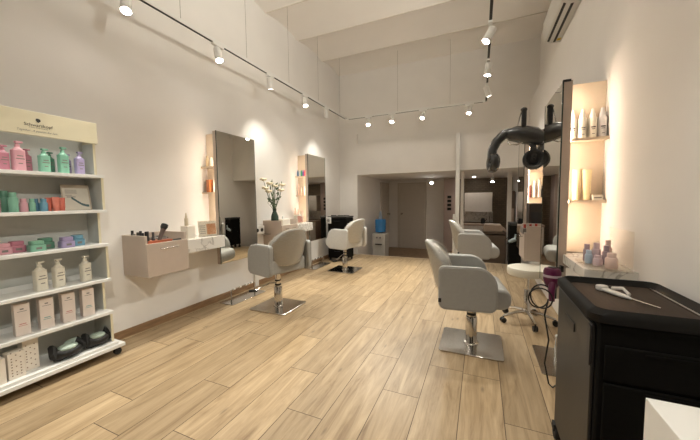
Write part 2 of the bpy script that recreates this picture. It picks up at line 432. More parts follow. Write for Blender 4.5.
def spot_head(x, y, aim, label, watts, lens=M_LENS, size=1.6, grp='adjustable spotlights', hood=M_WHITE, z=ZT, blend=1.0, ceil=False, along='y'):
    t = thing('track_spotlight', label, 'spotlight', (x, y, z), 0, grp)
    ad = B()
    if ceil: ad.cyl((0, 0, -0.012), (0, 0, 0), 0.045, seg=20)
    elif along == 'y': ad.box(-0.018, 0.018, -0.07, 0.07, -0.022, 0.0)
    else: ad.box(-0.07, 0.07, -0.018, 0.018, -0.022, 0.0)
    obj('adapter', ad, hood, t, bevel=0.003)
    d = Vector(aim).normalized()
    piv = Vector((0, 0, -0.085))
    st = B(); st.cyl((0, 0, -0.012), tuple(piv), 0.009, seg=10); st.sphere(tuple(piv), 0.016, seg=10, rings=6)
    obj('stem', st, hood, t)
    q = look_rot(d).to_matrix().to_4x4(); M = Matrix.Translation(piv) @ q
    h = B(); h.lathe([(0.030, 0.055), (0.036, 0.048), (0.038, -0.075), (0.040, -0.085), (0.033, -0.085), (0.033, -0.080)], M=M, seg=20)
    lamp = obj('lamp_head', h, hood, t)
    l = B(); l.lathe([(0.0325, -0.0815), (0.0325, -0.0835)], M=M, seg=20)
    obj('lens', l, lens, lamp)
    if watts > 0:
        ld = bpy.data.lights.new('spot_lamp', 'SPOT'); ld.energy = watts; ld.spot_size = size; ld.spot_blend = blend
        ld.color = (1.0, 0.97, 0.865); ld.shadow_soft_size = 0.035
        lo = bpy.data.objects.new('spot_lamp', ld); col.objects.link(lo); lo.parent = t
        lo.location = piv + d*0.10; lo.rotation_euler = look_rot(d).to_euler()
W = 50
xl, xr, yb = -2.50, 0.055, 5.58
spot_head(xl, 1.50, (0.35, -0.25, -1), 'lit spotlight on the left track, nearest the camera at the top edge', W)
spot_head(xl, 2.37, (0.30, -0.10, -1), 'lit spotlight on the left track above the first mirror', W)
spot_head(xl, 3.20, (-0.12, 0.25, -1), 'spotlight on the left track turned away, between the two lit ones', W*0.5, M_LENSOFF)
spot_head(xl, 4.02, (0.30, -0.2, -1), 'lit spotlight on the left track above the second mirror', W)
spot_head(xl, 4.72, (-0.10, 0.25, -1), 'spotlight on the left track turned away, nearest the far corner', W*0.5, M_LENSOFF)
spot_head(-2.03, yb, (0.10, -0.55, -1), 'leftmost lit spotlight on the far track', W, along='x')
spot_head(-1.56, yb, (0.05, -0.60, -1), 'second lit spotlight from the left on the far track', W, along='x')
spot_head(-0.98, yb, (-0.15, -0.60, -1), 'brightest lit spotlight on the far track, third from the left', W, along='x')
spot_head(-0.20, yb, (-0.15, -0.40, -1), 'rightmost lit spotlight on the far track', W, along='x')
spot_head(xr, 3.15, (-0.50, -0.28, -1), 'large lit spotlight on the right track nearest the camera', W)
spot_head(xr, 3.95, (-0.10, -0.05, -1), 'second spotlight from the camera on the right track, pointing straight down', W*0.6)
spot_head(xr, 4.75, (0.35, 0.2, -1), 'third spotlight from the camera on the right track, turned to the wall', W*0.4, M_LENSOFF)
# unseen heads added on the same tracks as fill, some aimed at the ceiling
for (x, y, aim) in ((xl, 0.45, (0.5, 0.1, -1)), (xr, 2.2, (-0.9, 0.75, 1)), (xl, -0.9, (0.4, 0.5, -1)), (xr, 0.6, (0.30, 0.15, -1)), (xr, -0.2, (-1.0, 0.42, -0.75)), (xr, 1.35, (-0.9, 0.1, 1))):
    spot_head(x, y, aim, 'white spotlight added on the track out of view to brighten the room', grp='added unseen spotlights', watts=W*((1.0 if aim[2] == -0.75 else 0.55) if aim[2] < 0 else 1.15), size=((0.85 if aim[2] == -0.75 else 1.6) if aim[2] < 0 else 2.4))
# recessed / surface lamps in the low rear ceiling
def rear_lamp(x, y, aim, label, w, M=M_LENS):
    spot_head(x, y, aim, label, w, M, size=2.0, z=1.725, ceil=True)
rear_lamp(-1.16, 7.9, (0.1, -0.9, -0.5), 'small lit ceiling spotlight in front of the rear door', 4)
rear_lamp(0.24, 7.6, (-0.1, -0.5, -1), 'pale ceiling spotlight aimed down above the rear wash unit', 3)
dl = thing('ceiling_downlight', 'round recessed downlight in the low rear ceiling left of the wash unit', 'ceiling light', (-0.16, 7.95, 1.725))
obj('rim', B().lathe([(0.05, 0), (0.055, -0.006), (0.036, -0.008), (0.036, 0)], seg=20), M_WHITE, dl)
obj('lens', B().lathe([(0.035, -0.010), (0.02, -0.013), (0.001, -0.014)], seg=20), M_LENS, dl)
ld = bpy.data.lights.new('down_lamp', 'SPOT'); ld.energy = 3; ld.spot_size = 2.2; ld.color = (1, 0.88, 0.75); ld.shadow_soft_size = 0.04
lo = bpy.data.objects.new('down_lamp', ld); col.objects.link(lo); lo.parent = dl; lo.location = (0, 0, -0.03)

# ------------------------------------------------------------------ air conditioner
ac = thing('air_conditioner', 'white wall air conditioner high on the right wall at the picture top', 'air conditioner', (XR+0.135, 4.15, 3.13))
pf = [(0, 0.0), (-0.10, -0.0), (-0.17, 0.035), (-0.19, 0.10), (-0.19, 0.26), (-0.17, 0.29), (0, 0.29)]
obj('housing', B().prism(pf, 'y', -0.45, 0.45), M_WHITE, ac, bevel=0.008)
obj('air_outlet', B().box(-0.085, -0.06, -0.40, 0.41, -0.003, 0.001), M_BLACK, ac)
Mv = Matrix.Translation((-0.135, 0, 0.0165)) @ Matrix.Rotation(math.atan2(0.035, 0.07), 4, 'Y')
obj('louvre', B().box(-0.012, 0.012, -0.40, 0.41, -0.004, 0.0, Mv), M_BLACK, ac)
obj('yellow_sticker', B().box(-0.055, -0.015, 0.33, 0.385, -0.002, 0.0), mat('yellow_label', (0.75, 0.52, 0.02), 0.5), ac)
ac.children[-1]['label'] = 'yellow energy sticker'

# ------------------------------------------------------------------ styling stations
def station(w, d, y0, zs, label, tone=M_PANEL):
    t = thing('mirror_station', label, 'mirror', (w, y0, 0), 0, 'backlit salon mirrors')
    X = lambda a: d*a
    def bx(b, a0, a1, *r):
        x0, x1 = sorted((X(a0), X(a1))); b.box(x0, x1, *r); return b
    fr = bx(B(), 0.205, 0.255, -0.018, 0.57, 0.50, 1.96)
    obj('frame', fr, M_FRAME, t, bevel=0.002)
    g = bx(B(), 0.255, 0.260, -0.017, 0.569, 0.505, 1.957)
    obj('mirror_glass', g, M_MIRROR, t)
    ed = B()
    bx(ed, 0.2535, 0.2615, -0.0205, -0.017, 0.50, 1.96); bx(ed, 0.2535, 0.2615, 0.569, 0.5725, 0.50, 1.96)
    obj('glass_edge', ed, mat('dark_green_glass_edge', (0.02, 0.035, 0.03), 0.2), t)
    if d < 0:
        obj('bracket', bx(B(), 0.215, 0.26, -0.021, -0.003, 1.952, 1.967), M_BLACK, t)
    obj('side_panel', bx(B(), 0.001, 0.205, 0.075, 0.095, 0.82, 1.955), tone, t)
    obj('back_box', bx(B(), 0.05, 0.205, 0.095, 0.56, 0.70, 1.90), M_FRAME, t)
    obj('led_strip', bx(B(), 0.2035, 0.205, -0.008, 0.004, 0.88, 1.93), M_LED if d < 0 else mat('led_strip_light_soft', (1, 0.85, 0.65), 0.4, emit=15.0, ecol=(1.0, 0.83, 0.66)), t)
    for z in zs:
        obj('shelf', bx(B(), 0.002, 0.202, -0.012, 0.075, z-0.018, z), tone, t, bevel=0.001)
    return t
station(XL, 1, 2.43, (1.30, 1.585), 'tall mirror on left wall with glowing shelf strip, nearer the camera')
station(XL, 1, 4.29, (1.28, 1.60), 'tall narrow mirror on left wall beside the black trolley')
station(XR, -1, 2.43, (1.178, 1.585), 'tall mirror on right wall seen edge-on with white bottles beside it')
station(XR, -1, 4.29, (1.20, 1.53), 'distant mirror on right wall behind the hanging hood dryer')

def counter(w, d, y0, y1, label, z0=0.705, z1=0.83):
    if d < 0: z0, z1 = 0.755, 0.812
    x0, x1 = sorted((w, w+d*0.33))
    b = B(); yk = y1-0.094
    if d > 0: poly = [(w, y0), (w+0.33, y0), (w+0.33, yk), (w+0.204, yk), (w+0.204, y1), (w, y1)]
    else: poly = [(w, y0), (w-0.225, y0), (w-0.225, yk), (w-0.204, yk), (w-0.204, y1), (w, y1)]
    o = obj('marble_counter', b.prism(poly, 'z', z0, z1), M_MARBLE, bevel=0.002)
    return tag(o, label, 'counter', 'marble shelves beside the mirrors')
counter(XL, 1, 1.962, 2.503, 'marble wall shelf between the makeup drawer unit and the left mirror')
counter(XL, 1, 3.822, 4.363, 'marble wall shelf beside the far left mirror, right of the vase unit')
counter(XR, -1, 1.955, 2.503, 'marble wall shelf under the glowing niche behind the black trolley')
counter(XR, -1, 3.822, 4.363, 'marble wall shelf behind the distant right drawer unit')

def drawer_unit(w, d, y0, y1, label, hands=1):
    t = thing('drawer_cabinet', label, 'drawer unit', (w, (y0+y1)/2, 0.56), 0, 'wall-hung drawer units')
    h = (y1-y0)/2; A = 0.335
    def bx(b, a0, a1, *r):
        x0, x1 = sorted((d*a0, d*a1)); b.box(x0, x1, *r); return b
    b = B(); bx(b, 0, A-0.02, -h, -h+0.02, 0, 0.352); bx(b, 0, A-0.02, h-0.02, h, 0, 0.352)
    bx(b, 0, 0.015, -h+0.02, h-0.02, 0, 0.352); bx(b, 0, A-0.02, -h+0.02, h-0.02, 0, 0.02)
    obj('body', b, M_BEIGE, t, bevel=0.001)
    obj('top_tray', bx(B(), 0.015, A-0.02, -h+0.02, h-0.02, 0.250, 0.265), M_WHITE, t)
    f = obj('drawer', bx(B(), A-0.02, A, -h, h, 0, 0.285), M_BEIGE, t, bevel=0.0015)
    for k in range(hands):
        c = 0 if hands == 1 else (-0.09 if k == 0 else 0.09); l = 0.075 if hands == 1 else 0.03
        b = B(); x = d*A
        b.cyl((x, c-l, 0.235), (x+d*0.018, c-l, 0.235), 0.004, seg=8); b.cyl((x, c+l, 0.235), (x+d*0.018, c+l, 0.235), 0.004, seg=8)
        b.cyl((x+d*0.018, c-l-0.008, 0.235), (x+d*0.018, c+l+0.008, 0.235), 0.0045, seg=8)
        obj('handle', b, M_STEEL, f)
    return t
drawer_unit(XL, 1, 1.575, 1.958, 'beige wall-hung drawer unit holding makeup, nearest on the left wall')
drawer_unit(XL, 1, 3.43, 3.82, 'beige wall-hung drawer unit with the flower vase on it', hands=2)
drawer_unit(XR, -1, 3.43, 3.82, 'beige wall-hung drawer unit on the right, behind the white stool')

# power box by first left mirror
t = thing('socket_box', 'white wall socket box with two sockets between the left mirrors', 'socket', (XL, 3.24, 0.735))
obj('housing', B().box(0, 0.075, -0.07, 0.13, 0, 0.115), M_WHITE, t, bevel=0.006)
for yy in (-0.015, 0.075): obj('socket', B().cyl((0.074, yy, 0.055), (0.077, yy, 0.055), 0.026, seg=16), M_BLACK, t)
obj('conduit', B().box(0, 0.03, -0.04, 0.03, -0.73, 0.0), M_WHITE, t)
t = thing('tool_holder', 'small clear ring shelf for tools right of the white socket box', 'holder', (XL, 3.41, 0.715))
obj('plate', B().lathe([(0.055, 0), (0.06, 0.004), (0.06, 0.01), (0.05, 0.012)], c=(0.08, 0, 0), seg=20), M_STEEL, t)
obj('bracket', B().box(0, 0.04, -0.012, 0.012, -0.01, 0.012), M_STEEL, t)
t = thing('framed_card', 'tiny framed card on the wall just right of the first left mirror', 'card', (XL, 3.12, 0.87))
obj('frame', B().box(0, 0.10, -0.03, 0.04, -0.02, 0.0), M_WHITE, t)
obj('card', B().box(0.06, 0.066, -0.025, 0.035, 0.0, 0.085), M_c('lilac_card', 170, 155, 150), t)

# ------------------------------------------------------------------ salon chairs
def salon_chair(x, y, face, label, dz=0.0, m=M_GREY, pedal=None):
    t = thing('salon_chair', label, 'salon chair', (x, y, 0), 0, 'grey hydraulic salon chairs')
    R = Matrix.Rotation(face, 4, 'Z')
    T = Matrix.Translation((0, 0, dz)) @ R
    base = obj('base_plate', B().prism(rrect(-0.235, 0.235, -0.225, 0.225, 0.03), 'z', 0.0, 0.014), M_STEEL, t, bevel=0.003)
    c = B(); c.lathe([(0.060, 0.0135), (0.058, 0.022), (0.045, 0.026), (0.045, 0.225), (0.042, 0.232), (0.028, 0.234), (0.028, 0.345+dz)], seg=24)
    cl = obj('column', c, M_CHROME, t)
    r = B(); r.lathe([(0.030, 0.245), (0.036, 0.248), (0.036, 0.262), (0.030, 0.265)], seg=20)
    r.lathe([(0.030, 0.295), (0.034, 0.298), (0.034, 0.308), (0.030, 0.311)], seg=20)
    obj('collar', r, M_BLACK, cl)
    pa = pedal if pedal is not None else face + PI*0.5
    q = Matrix.Rotation(pa, 4, 'Z')
    p = B(); p.tube([q @ Vector(v) for v in ((0.03, 0.0, 0.275), (0.09, 0.0, 0.270), (0.20, 0.0, 0.222), (0.24, 0.0, 0.205))], 0.008, seg=8)
    pd = obj('pump_pedal', p, M_CHROME, t)
    p = B(); p.box(0.225, 0.315, -0.02, 0.02, 0.186, 0.208, q); obj('pedal_pad', p, M_RUBBER, pd, bevel=0.004)
    s = B(); s.box(-0.10, 0.10, -0.09, 0.09, 0.345, 0.38, T)
    obj('seat_bracket', s, M_BLACK, t)
    # seat cushion : rounded front
    poly = rrect(-0.22, 0.25, 0.375, 0.53, (0.03, 0.07, 0.065, 0.03), 6)
    b = B(); b.prism(poly, 'y', -0.222, 0.222, T); obj('seat', b, m, t, bevel=0.022, seg=4)
    # armrests
    for sgn in (-1, 1):
        poly = rrect(-0.26, 0.145, 0.37, 0.695, (0.05, 0.055, 0.14, 0.035), 8)
        y0, y1 = sorted((sgn*0.228, sgn*0.282))
        b = B(); b.prism(poly, 'y', y0, y1, T)
        a = obj('armrest', b, m, t, bevel=0.014, seg=3)
        yo = y1 if sgn > 0 else y0
        k = B()
        if abs(face) < 1:
            k.box(-0.262, -0.240, yo-0.008, yo+0.008, 0.425, 0.455, T); obj('hinge_clip', k, M_BLACK, a, bevel=0.002)
        k = B()
        # piping round the outer edge
        pts = [T @ Vector((u, yo - sgn*0.006, v)) for u, v in rrect(-0.258, 0.143, 0.372, 0.693, (0.05, 0.055, 0.14, 0.035), 8)]
        k.tube(pts + [pts[0]], 0.0035, seg=6); obj('piping', k, m, a)
    # back rest shell
    def back(off, thick, grow=0.0):
        bm = bmesh.new(); nu, nv = 14, 12; F = []; Bk = []
        for i in range(nv+1):
            v = i/nv; rowF = []; rowB = []
            for j in range(nu+1):
                u = -1 + 2*j/nu
                top = 0.852 + grow - 0.10*abs(u)**3.2; bot = 0.47 - grow + 0.015*abs(u)**3
                z = bot + (top-bot)*v
                hw = (0.232 + grow) * (1 - 0.16*max(0, (v-0.72)/0.28)**2.0 - 0.08*max(0, (0.25-v)/0.25)**2)
                yy = u*hw
                xx = -0.225 - 0.095*v + 0.125*u*u - off
                for row, dx in ((rowF, 0), (rowB, -thick)):
                    row.append(bm.verts.new(T @ Vector((xx+dx, yy, z))))
            F.append(rowF); Bk.append(rowB)
        for i in range(nv):
            for j in range(nu):
                bm.faces.new((F[i][j], F[i][j+1], F[i+1][j+1], F[i+1][j])); bm.faces.new((Bk[i][j+1], Bk[i][j], Bk[i+1][j], Bk[i+1][j+1]))
        for i in range(nv):
            bm.faces.new((F[i][0], F[i+1][0], Bk[i+1][0], Bk[i][0])); bm.faces.new((F[i+1][nu], F[i][nu], Bk[i][nu], Bk[i+1][nu]))
        for j in range(nu):
            bm.faces.new((F[0][j+1], F[0][j], Bk[0][j], Bk[0][j+1])); bm.faces.new((F[nv][j], F[nv][j+1], Bk[nv][j+1], Bk[nv][j]))
        return bm
    br = finish('backrest', back(0, 0.055), m, t, bevel=0.016, seg=3)
    cv = finish('plastic_cover', back(-0.006, 0.067, 0.006), M_CLEAR, br); cv['label'] = 'clear plastic cover'
    return t
salon_chair(-0.055, 2.585, math.radians(7), 'grey salon chair nearest the camera on the right, facing the right wall')
salon_chair(-0.035, 4.40, math.radians(6), 'pale grey salon chair on the right, behind the nearest one', dz=0.045, m=mat('mid_grey_vinyl', (0.42, 0.415, 0.40), 0.5, var=0.03, scale=40, bump=0.05))
salon_chair(-2.085, 2.705, math.radians(163), 'grey salon chair facing the nearer left mirror, its back turned', dz=0.05, pedal=math.atan2(-0.14, -0.20))
salon_chair(-2.105, 4.57, math.radians(166), 'pale grey salon chair facing the far left mirror by the black trolley', dz=0.03, m=M_GREYP)

# footrests
def footrest(x0, x1, y0, y1, xb, ya, yb_, label):
    t = thing('footrest', label, 'footrest', ((x0+x1)/2, (y0+y1)/2, 0), 0, 'chrome footrests below the mirrors')
    ox, oy = (x0+x1)/2, (y0+y1)/2
    obj('floor_plate', B().prism(rrect(x0-ox, x1-ox, y0-oy, y1-oy, 0.02), 'z', 0, 0.008), M_STEEL, t, bevel=0.002)
    b = B(); pts = [(xb-ox, ya-oy, 0.006), (xb-ox, ya-oy, 0.125), (xb-ox, ya-oy+0.02, 0.143), (xb-ox, yb_-oy-0.02, 0.143), (xb-ox, yb_-oy, 0.125), (xb-ox, yb_-oy, 0.006)]
    b.tube(pts, 0.008); obj('rail', b, M_CHROME, t)
    for k in range(4):
        yy = ya + (yb_-ya)*(k+0.5)/4 - oy
        obj('rubber_ring', B().cyl((xb-ox, yy-0.012, 0.143), (xb-ox, yy+0.012, 0.143), 0.013, seg=12), M_WHITE, t)
footrest(-2.80, -2.58, 2.52, 3.10, -2.70, 2.61, 3.01, 'chrome footrest on the floor under the nearer left mirror')
footrest(-2.80, -2.58, 4.38, 4.96, -2.70, 4.47, 4.87, 'chrome footrest on the floor under the far left mirror')
footrest(0.40, 0.66, 2.30, 2.74, 0.55, 2.36, 2.68, 'steel footrest plate on the floor beside the black trolley')

# ------------------------------------------------------------------ round stool
t = thing('rolling_stool', 'round cream stool on a chrome five-star base with casters', 'stool', (0.425, 3.27, 0))
b = B(); b.lathe([(0.10, 0.455), (0.168, 0.458), (0.176, 0.468), (0.178, 0.515), (0.172, 0.530), (0.15, 0.537), (0.001, 0.539)], seg=36); obj('seat', b, M_STOOL, t)
b = B(); b.lathe([(0.033, 0.11), (0.030, 0.13), (0.027, 0.31), (0.024, 0.315), (0.016, 0.316), (0.016, 0.458)], seg=18); obj('column', b, M_CHROME, t)
b = B(); b.tube([(0.02, 0.0, 0.44), (0.09, -0.02, 0.445), (0.15, -0.05, 0.43)], 0.006); obj('height_lever', b, M_BLACK, t)
b = B(); b.lathe([(0.04, 0.075), (0.042, 0.08), (0.035, 0.12), (0.030, 0.125)], seg=18); obj('hub', b, M_CHROME, t)
for k in range(5):
    a = math.radians(-80 + 72*k); c, s = math.cos(a), math.sin(a)
    b = B(); b.tube([(0.03*c, 0.03*s, 0.10), (0.12*c, 0.12*s, 0.092), (0.235*c, 0.235*s, 0.062)], 0.015, rs=[0.018, 0.015, 0.011]); lg = obj('leg', b, M_CHROME, t)
    b = B(); cx, cy = 0.235*c, 0.235*s
    b.cyl((cx, cy, 0.03), (cx, cy, 0.062), 0.006); 
    for q in (-0.012, 0.012): b.cyl((cx-s*(q-0.006), cy+c*(q-0.006), 0.025), (cx-s*(q+0.006), cy+c*(q+0.006), 0.025), 0.025, seg=16)
    obj('caster', b, M_BLACK, lg)

# ------------------------------------------------------------------ hood dryer (three-arm processor)
t = thing('hood_dryer', 'black hanging hair processor with curved arms and round pads', 'hair dryer', (0.365, 3.42, 1.79))
b = B()
pts = [(-0.13, -0.02, 0.03), (-0.06, -0.02, 0.035), (0.02, -0.02, 0.02), (0.10, -0.02, 0.0), (0.17, 0.0, -0.03)]
b.tube([Vector(p) for p in [(-0.15, -0.02, 0.015)] + pts + [(0.19, 0.0, -0.035)]], 0.06, seg=18, rs=[0.03, 0.058, 0.078, 0.088, 0.085, 0.065, 0.02])
obj('body', b, M_GLOSSBLK, t)
def arm(pts, rs, pad, nrm, r, nm):
    b = B(); b.tube(pts, 0.03, seg=14, rs=rs); a = obj('arm', b, M_GLOSSBLK, t)
    q = Vector(nrm).normalized().to_track_quat('Z', 'Y').to_matrix().to_4x4(); M = Matrix.Translation(pad) @ q
    b = B(); b.lathe([(0.02, -0.045), (r*0.72, -0.043), (r*0.93, -0.025), (r, 0.0), (r*0.96, 0.03), (r*0.80, 0.045), (r*0.62, 0.040), (r*0.50, 0.020), (r*0.3, 0.012), (0.002, 0.012)], M=M, seg=28)
    p = obj('heating_pad', b, M_GLOSSBLK, a)
    b = B(); b.lathe([(r*0.30, 0.018), (r*0.30, 0.026), (r*0.16, 0.028), (r*0.14, 0.014)], M=M, seg=20); obj('ring', b, M_BLACK, p)
arm([(-0.10, -0.02, 0.05), (-0.17, -0.03, 0.035), (-0.23, -0.04, -0.03), (-0.265, -0.05, -0.11), (-0.27, -0.05, -0.20)], [0.05, 0.048, 0.046, 0.044, 0.045], (-0.255, -0.05, -0.235), (-0.95, -0.25, 0.05), 0.10, 'l')
arm([(0.05, 0.0, -0.02), (0.09, -0.02, -0.09), (0.10, -0.03, -0.15), (0.10, -0.03, -0.2)], [0.03, 0.028, 0.03, 0.03], (0.10, -0.03, -0.225), (-0.15, -1, 0.05), 0.10, 'r')
arm([(0.15, 0.03, -0.01), (0.20, 0.10, -0.01), (0.20, 0.22, -0.06), (0.17, 0.28, -0.16)], [0.045, 0.04, 0.035, 0.03], (0.15, 0.30, -0.20), (-0.3, 0.9, 0), 0.10, 'b')
b = B(); b.prism(rrect(-0.012, 0.030, 0.05, 0.27, 0.015), 'y', -0.025, 0.025); obj('pivot_post', b, M_BLACK, t, bevel=0.006)
b = B(); b.sphere((0.008, 0, 0.268), 0.030, 0.03, 0.022); obj('knob', b, M_BLACK, t)
b = B(); b.tube([(-0.05, 0, 0.07), (-0.03, 0, 0.19), (-0.01, 0, 0.265)], 0.006); obj('handle', b, M_STEEL, t)
b = B(); b.tube([(-0.13, -0.04, -0.035), (-0.12, -0.06, -0.065), (-0.05, -0.06, -0.075), (0.0, -0.05, -0.05)], 0.007); obj('grip_bar', b, M_STEEL, t)
b = B(); b.tube([(0.13, 0.03, 0.03), (0.20, 0.05, 0.06), (0.30, 0.06, 0.07), (0.35, 0.06, 0.07)], 0.02); b.box(0.345, 0.376, 0.0, 0.12, 0.0, 0.16)
obj('wall_arm', b, M_BLACK, t)

# ------------------------------------------------------------------ big black trolley
t = thing('salon_trolley', 'large black tool trolley with a brown tray top in the right foreground', 'trolley', (0.536, 1.47, 0))
hx, hy = 0.18, 0.25
b = B(); b.box(-hx+0.012, hx, -hy, hy, 0.075, 0.78); obj('body', b, M_BLACKW, t, bevel=0.008)
b = B(); b.box(-hx, -hx+0.0115, -hy+0.02, hy-0.01, 0.08, 0.765); sp = obj('side_panel', b, M_BLACKS, t, bevel=0.003)
b = B(); b.box(-hx-0.004, -hx-0.0005, -0.04, 0.10, 0.655, 0.690); obj('handle_slot', b, M_BLACK, sp, bevel=0.001)
b = B(); b.box(-hx-0.006, -hx-0.0005, -0.235, -0.205, 0.62, 0.76); obj('hinge_cover', b, M_BLACK, sp, bevel=0.002)
# raised rim of the tray
fr = rrect(-hx-0.012, hx+0.005, -hy-0.012, hy+0.012, 0.05); n = len(fr)
bm = bmesh.new()
inner = rrect(-hx+0.03, hx-0.03, -hy+0.03, hy-0.03, 0.03)
mid = rrect(-hx+0.012, hx-0.012, -hy+0.012, hy-0.012, 0.04)
L0 = [bm.verts.new((u, v, 0.782)) for u, v in fr]; L1 = [bm.verts.new((u, v, 0.808)) for u, v in fr]
L2 = [bm.verts.new((u, v, 0.824)) for u, v in mid]; L3 = [bm.verts.new((u, v, 0.796)) for u, v in inner]
for a, c in ((L0, L1), (L1, L2), (L2, L3)):
    for i in range(n):
        j = (i+1) % n; bm.faces.new((a[i], a[j], c[j], c[i]))
bm.faces.new(L0[::-1]); bm.faces.new(L3)
rim = finish('tray_rim', bm, mat('tray_rim_plastic', (0.008, 0.007, 0.006), 0.5, var=0.1, spec=0.12), t, sharp=60)
obj('tray_mat', B().prism(rrect(-hx+0.034, hx-0.034, -hy+0.034, hy-0.034, 0.03), 'z', 0.7965, 0.799), M_TRAY, t)
b = B(); b.box(hx-0.05, hx-0.042, -hy+0.05, hy-0.06, 0.799, 0.806); obj('tray_rail', b, M_STEEL, t)
z = 0.10
for k, h in enumerate((0.21, 0.28, 0.13)):
    d_ = obj('drawer', B().box(-hx+0.03, hx-0.01, -hy-0.010, -hy+0.0005, z, z+h-0.012), M_BLACKW, t, bevel=0.003)
    obj('drawer_pull', B().box(-0.05, 0.08, -hy-0.013, -hy-0.0095, z+h-0.030, z+h-0.022), M_BLACKW, d_, bevel=0.001)
    z += h
for sx in (-1, 1):
    for sy in (-1, 1):
        b = B(); b.cyl((sx*0.17-0.012, sy*0.23, 0.033), (sx*0.17+0.012, sy*0.23, 0.033), 0.033, seg=18); b.box(sx*0.17-0.018, sx*0.17+0.018, sy*0.23-0.02, sy*0.23+0.02, 0.045, 0.078)
        obj('caster', b, M_RUBBER, t)
# clip / comb lying on the tray
t = thing('hair_clip', 'pale grey hair clip comb lying on the black trolley top', 'hair clip', (0.475, 1.60, 0.7993), math.radians(-35))
b = B(); b.prism(rrect(-0.016, 0.016, 0.0, 0.035, 0.014), 'z', 0, 0.014); b.prism([(-0.012, 0.03), (0.012, 0.03), (0.012, 0.11), (0.003, 0.15), (-0.008, 0.12)][::1], 'z', 0.001, 0.009)
M_CLIP = mat('clip_plastic', (0.55, 0.52, 0.48), 0.35)
t.rotation_euler = (0, 0, math.radians(205)); t.scale = (1.3, 1.05, 1.5)
obj('clip_body', b, M_CLIP, t, bevel=0.003)
b = B(); b.tube([(-0.010, 0.05, 0.013), (-0.014, 0.09, 0.020), (-0.004, 0.13, 0.012)], 0.004); obj('clip_spring_arm', b, M_CLIP, t)
b = B(); b.cyl((0.0, 0.14, 0.004), (-0.005, 0.24, 0.004), 0.0025, 0.0015, seg=8); obj('tail', b, M_STEEL, t)

# white counter in the lower right corner
rc = tag(obj('white_counter', B().box(0.384, 0.724, 0.1, 0.944, 0, 0.70), M_WHITE, bevel=0.002), 'white box counter cut off by the lower right corner', 'counter')

# ------------------------------------------------------------------ hairdryer and cable at the counter
t = thing('hairdryer', 'magenta hairdryer hanging beside the black trolley under the marble shelf', 'hairdryer', (0.405, 2.12, 0.745))
b = B(); b.lathe([(0.020, 0.030), (0.040, 0.026), (0.047, 0.008), (0.048, -0.04), (0.040, -0.070), (0.028, -0.09), (0.024, -0.09)], seg=20)
bd = obj('barrel', b, M_MAG, t)
obj('air_grille', B().lathe([(0.026, 0.0305), (0.022, 0.034), (0.002, 0.035)], seg=20), M_BLACK, bd)
obj('brand_band', B().lathe([(0.0485, -0.012), (0.0485, -0.026)], seg=20), mat('silver_print', (0.45, 0.38, 0.42), 0.4), bd)
b = B(); b.tube([(0.0, -0.02, -0.04), (-0.01, -0.05, -0.09), (-0.01, -0.06, -0.16)], 0.018, rs=[0.02, 0.018, 0.015], seg=12); obj('handle', b, M_MAG, t)
b = B(); b.cyl((0, 0, -0.088), (0, 0, -0.125), 0.024, 0.018, seg=18); obj('nozzle', b, M_BLACK, t)
t = thing('dryer_holder', 'small black arm holding the magenta hairdryer at the marble shelf', 'holder', (0.445, 2.12, 0.785))
b = B(); b.tube([(0.0, 0, -0.012), (-0.06, 0.0, -0.012), (-0.062, 0.0, -0.012)], 0.006); b.box(-0.002, 0.012, -0.02, 0.02, -0.03, 0.006); obj('arm', b, M_BLACK, t)
pts = []
for k in range(40):
    a = k/39*4*PI
    pts.append((0.35+0.055*math.cos(a)-0.0006*k, 2.06+0.03*math.sin(a*0.7), 0.61+0.065*math.sin(a)-0.0005*k))
pts += [(0.36, 2.05, 0.50), (0.385, 2.05, 0.35), (0.37, 2.06, 0.20), (0.40, 2.09, 0.06), (0.43, 2.14, 0.012), (0.47, 2.2, 0.008)]
tag(obj('power_cable', B().tube(pts, 0.0045, seg=6), M_RUBBER), 'looped black cable hanging below the magenta hairdryer to the floor', 'cable')

# ------------------------------------------------------------------ product makers
def pump_bottle(loc, h, w, m, label, group, pm=None, rz=0.2, cat='bottle', d=None):
    t = thing('pump_bottle', label, cat, loc, rz, group)
    d = d or w*0.62; hb = h*0.79
    b = B(); b.prism(rrect(-d/2, d/2, -w/2, w/2, d*0.25, 4), 'z', 0, hb*0.90)
    body = obj('bottle_body', b, m, t, bevel=0.004)
    # label print
    for k, (zz, ww) in enumerate(((0.62, 0.5), (0.50, 0.7), (0.30, 0.35))):
        obj('label_print', B().box(d/2, d/2+0.0006, -w*ww/2, w*ww/2, hb*zz, hb*zz+0.006), M_GREYINK, body)
    b = B(); b.lathe([(w*0.44, hb*0.90), (w*0.36, hb*0.95), (w*0.22, hb), (w*0.22, h*0.88), (w*0.13, h*0.885), (w*0.13, h*0.95)], seg=14, sx=0.75)
    b.box(-0.006, 0.006, -0.010, w*0.42, h*0.94, h); b.box(-0.010, 0.010, -0.011, 0.011, h*0.93, h)
    obj('pump', b, pm or m, t, bevel=0.001)
    return t
def simple_bottle(loc, h, r, m, label, group, cap=None, ch=0.25, rz=0, name='bottle', cone=False, cat='bottle'):
    t = thing(name, label, cat, loc, rz, group)
    hb = h*(1-ch)
    b = B(); b.lathe([(r*0.9, 0), (r, 0.004), (r, hb-0.008), (r*0.85, hb), (r*0.5, hb+0.003)], seg=18); bd = obj('bottle_body', b, m, t)
    b = B()
    if cone: b.lathe([(r*0.66, hb), (r*0.62, hb+h*ch*0.40), (r*0.42, hb+h*ch*0.55), (r*0.32, h)], seg=14)
    else: b.lathe([(r*0.72, hb), (r*0.72, h-0.003), (r*0.65, h)], seg=16)
    obj('cap', b, cap or m, t)
    return t
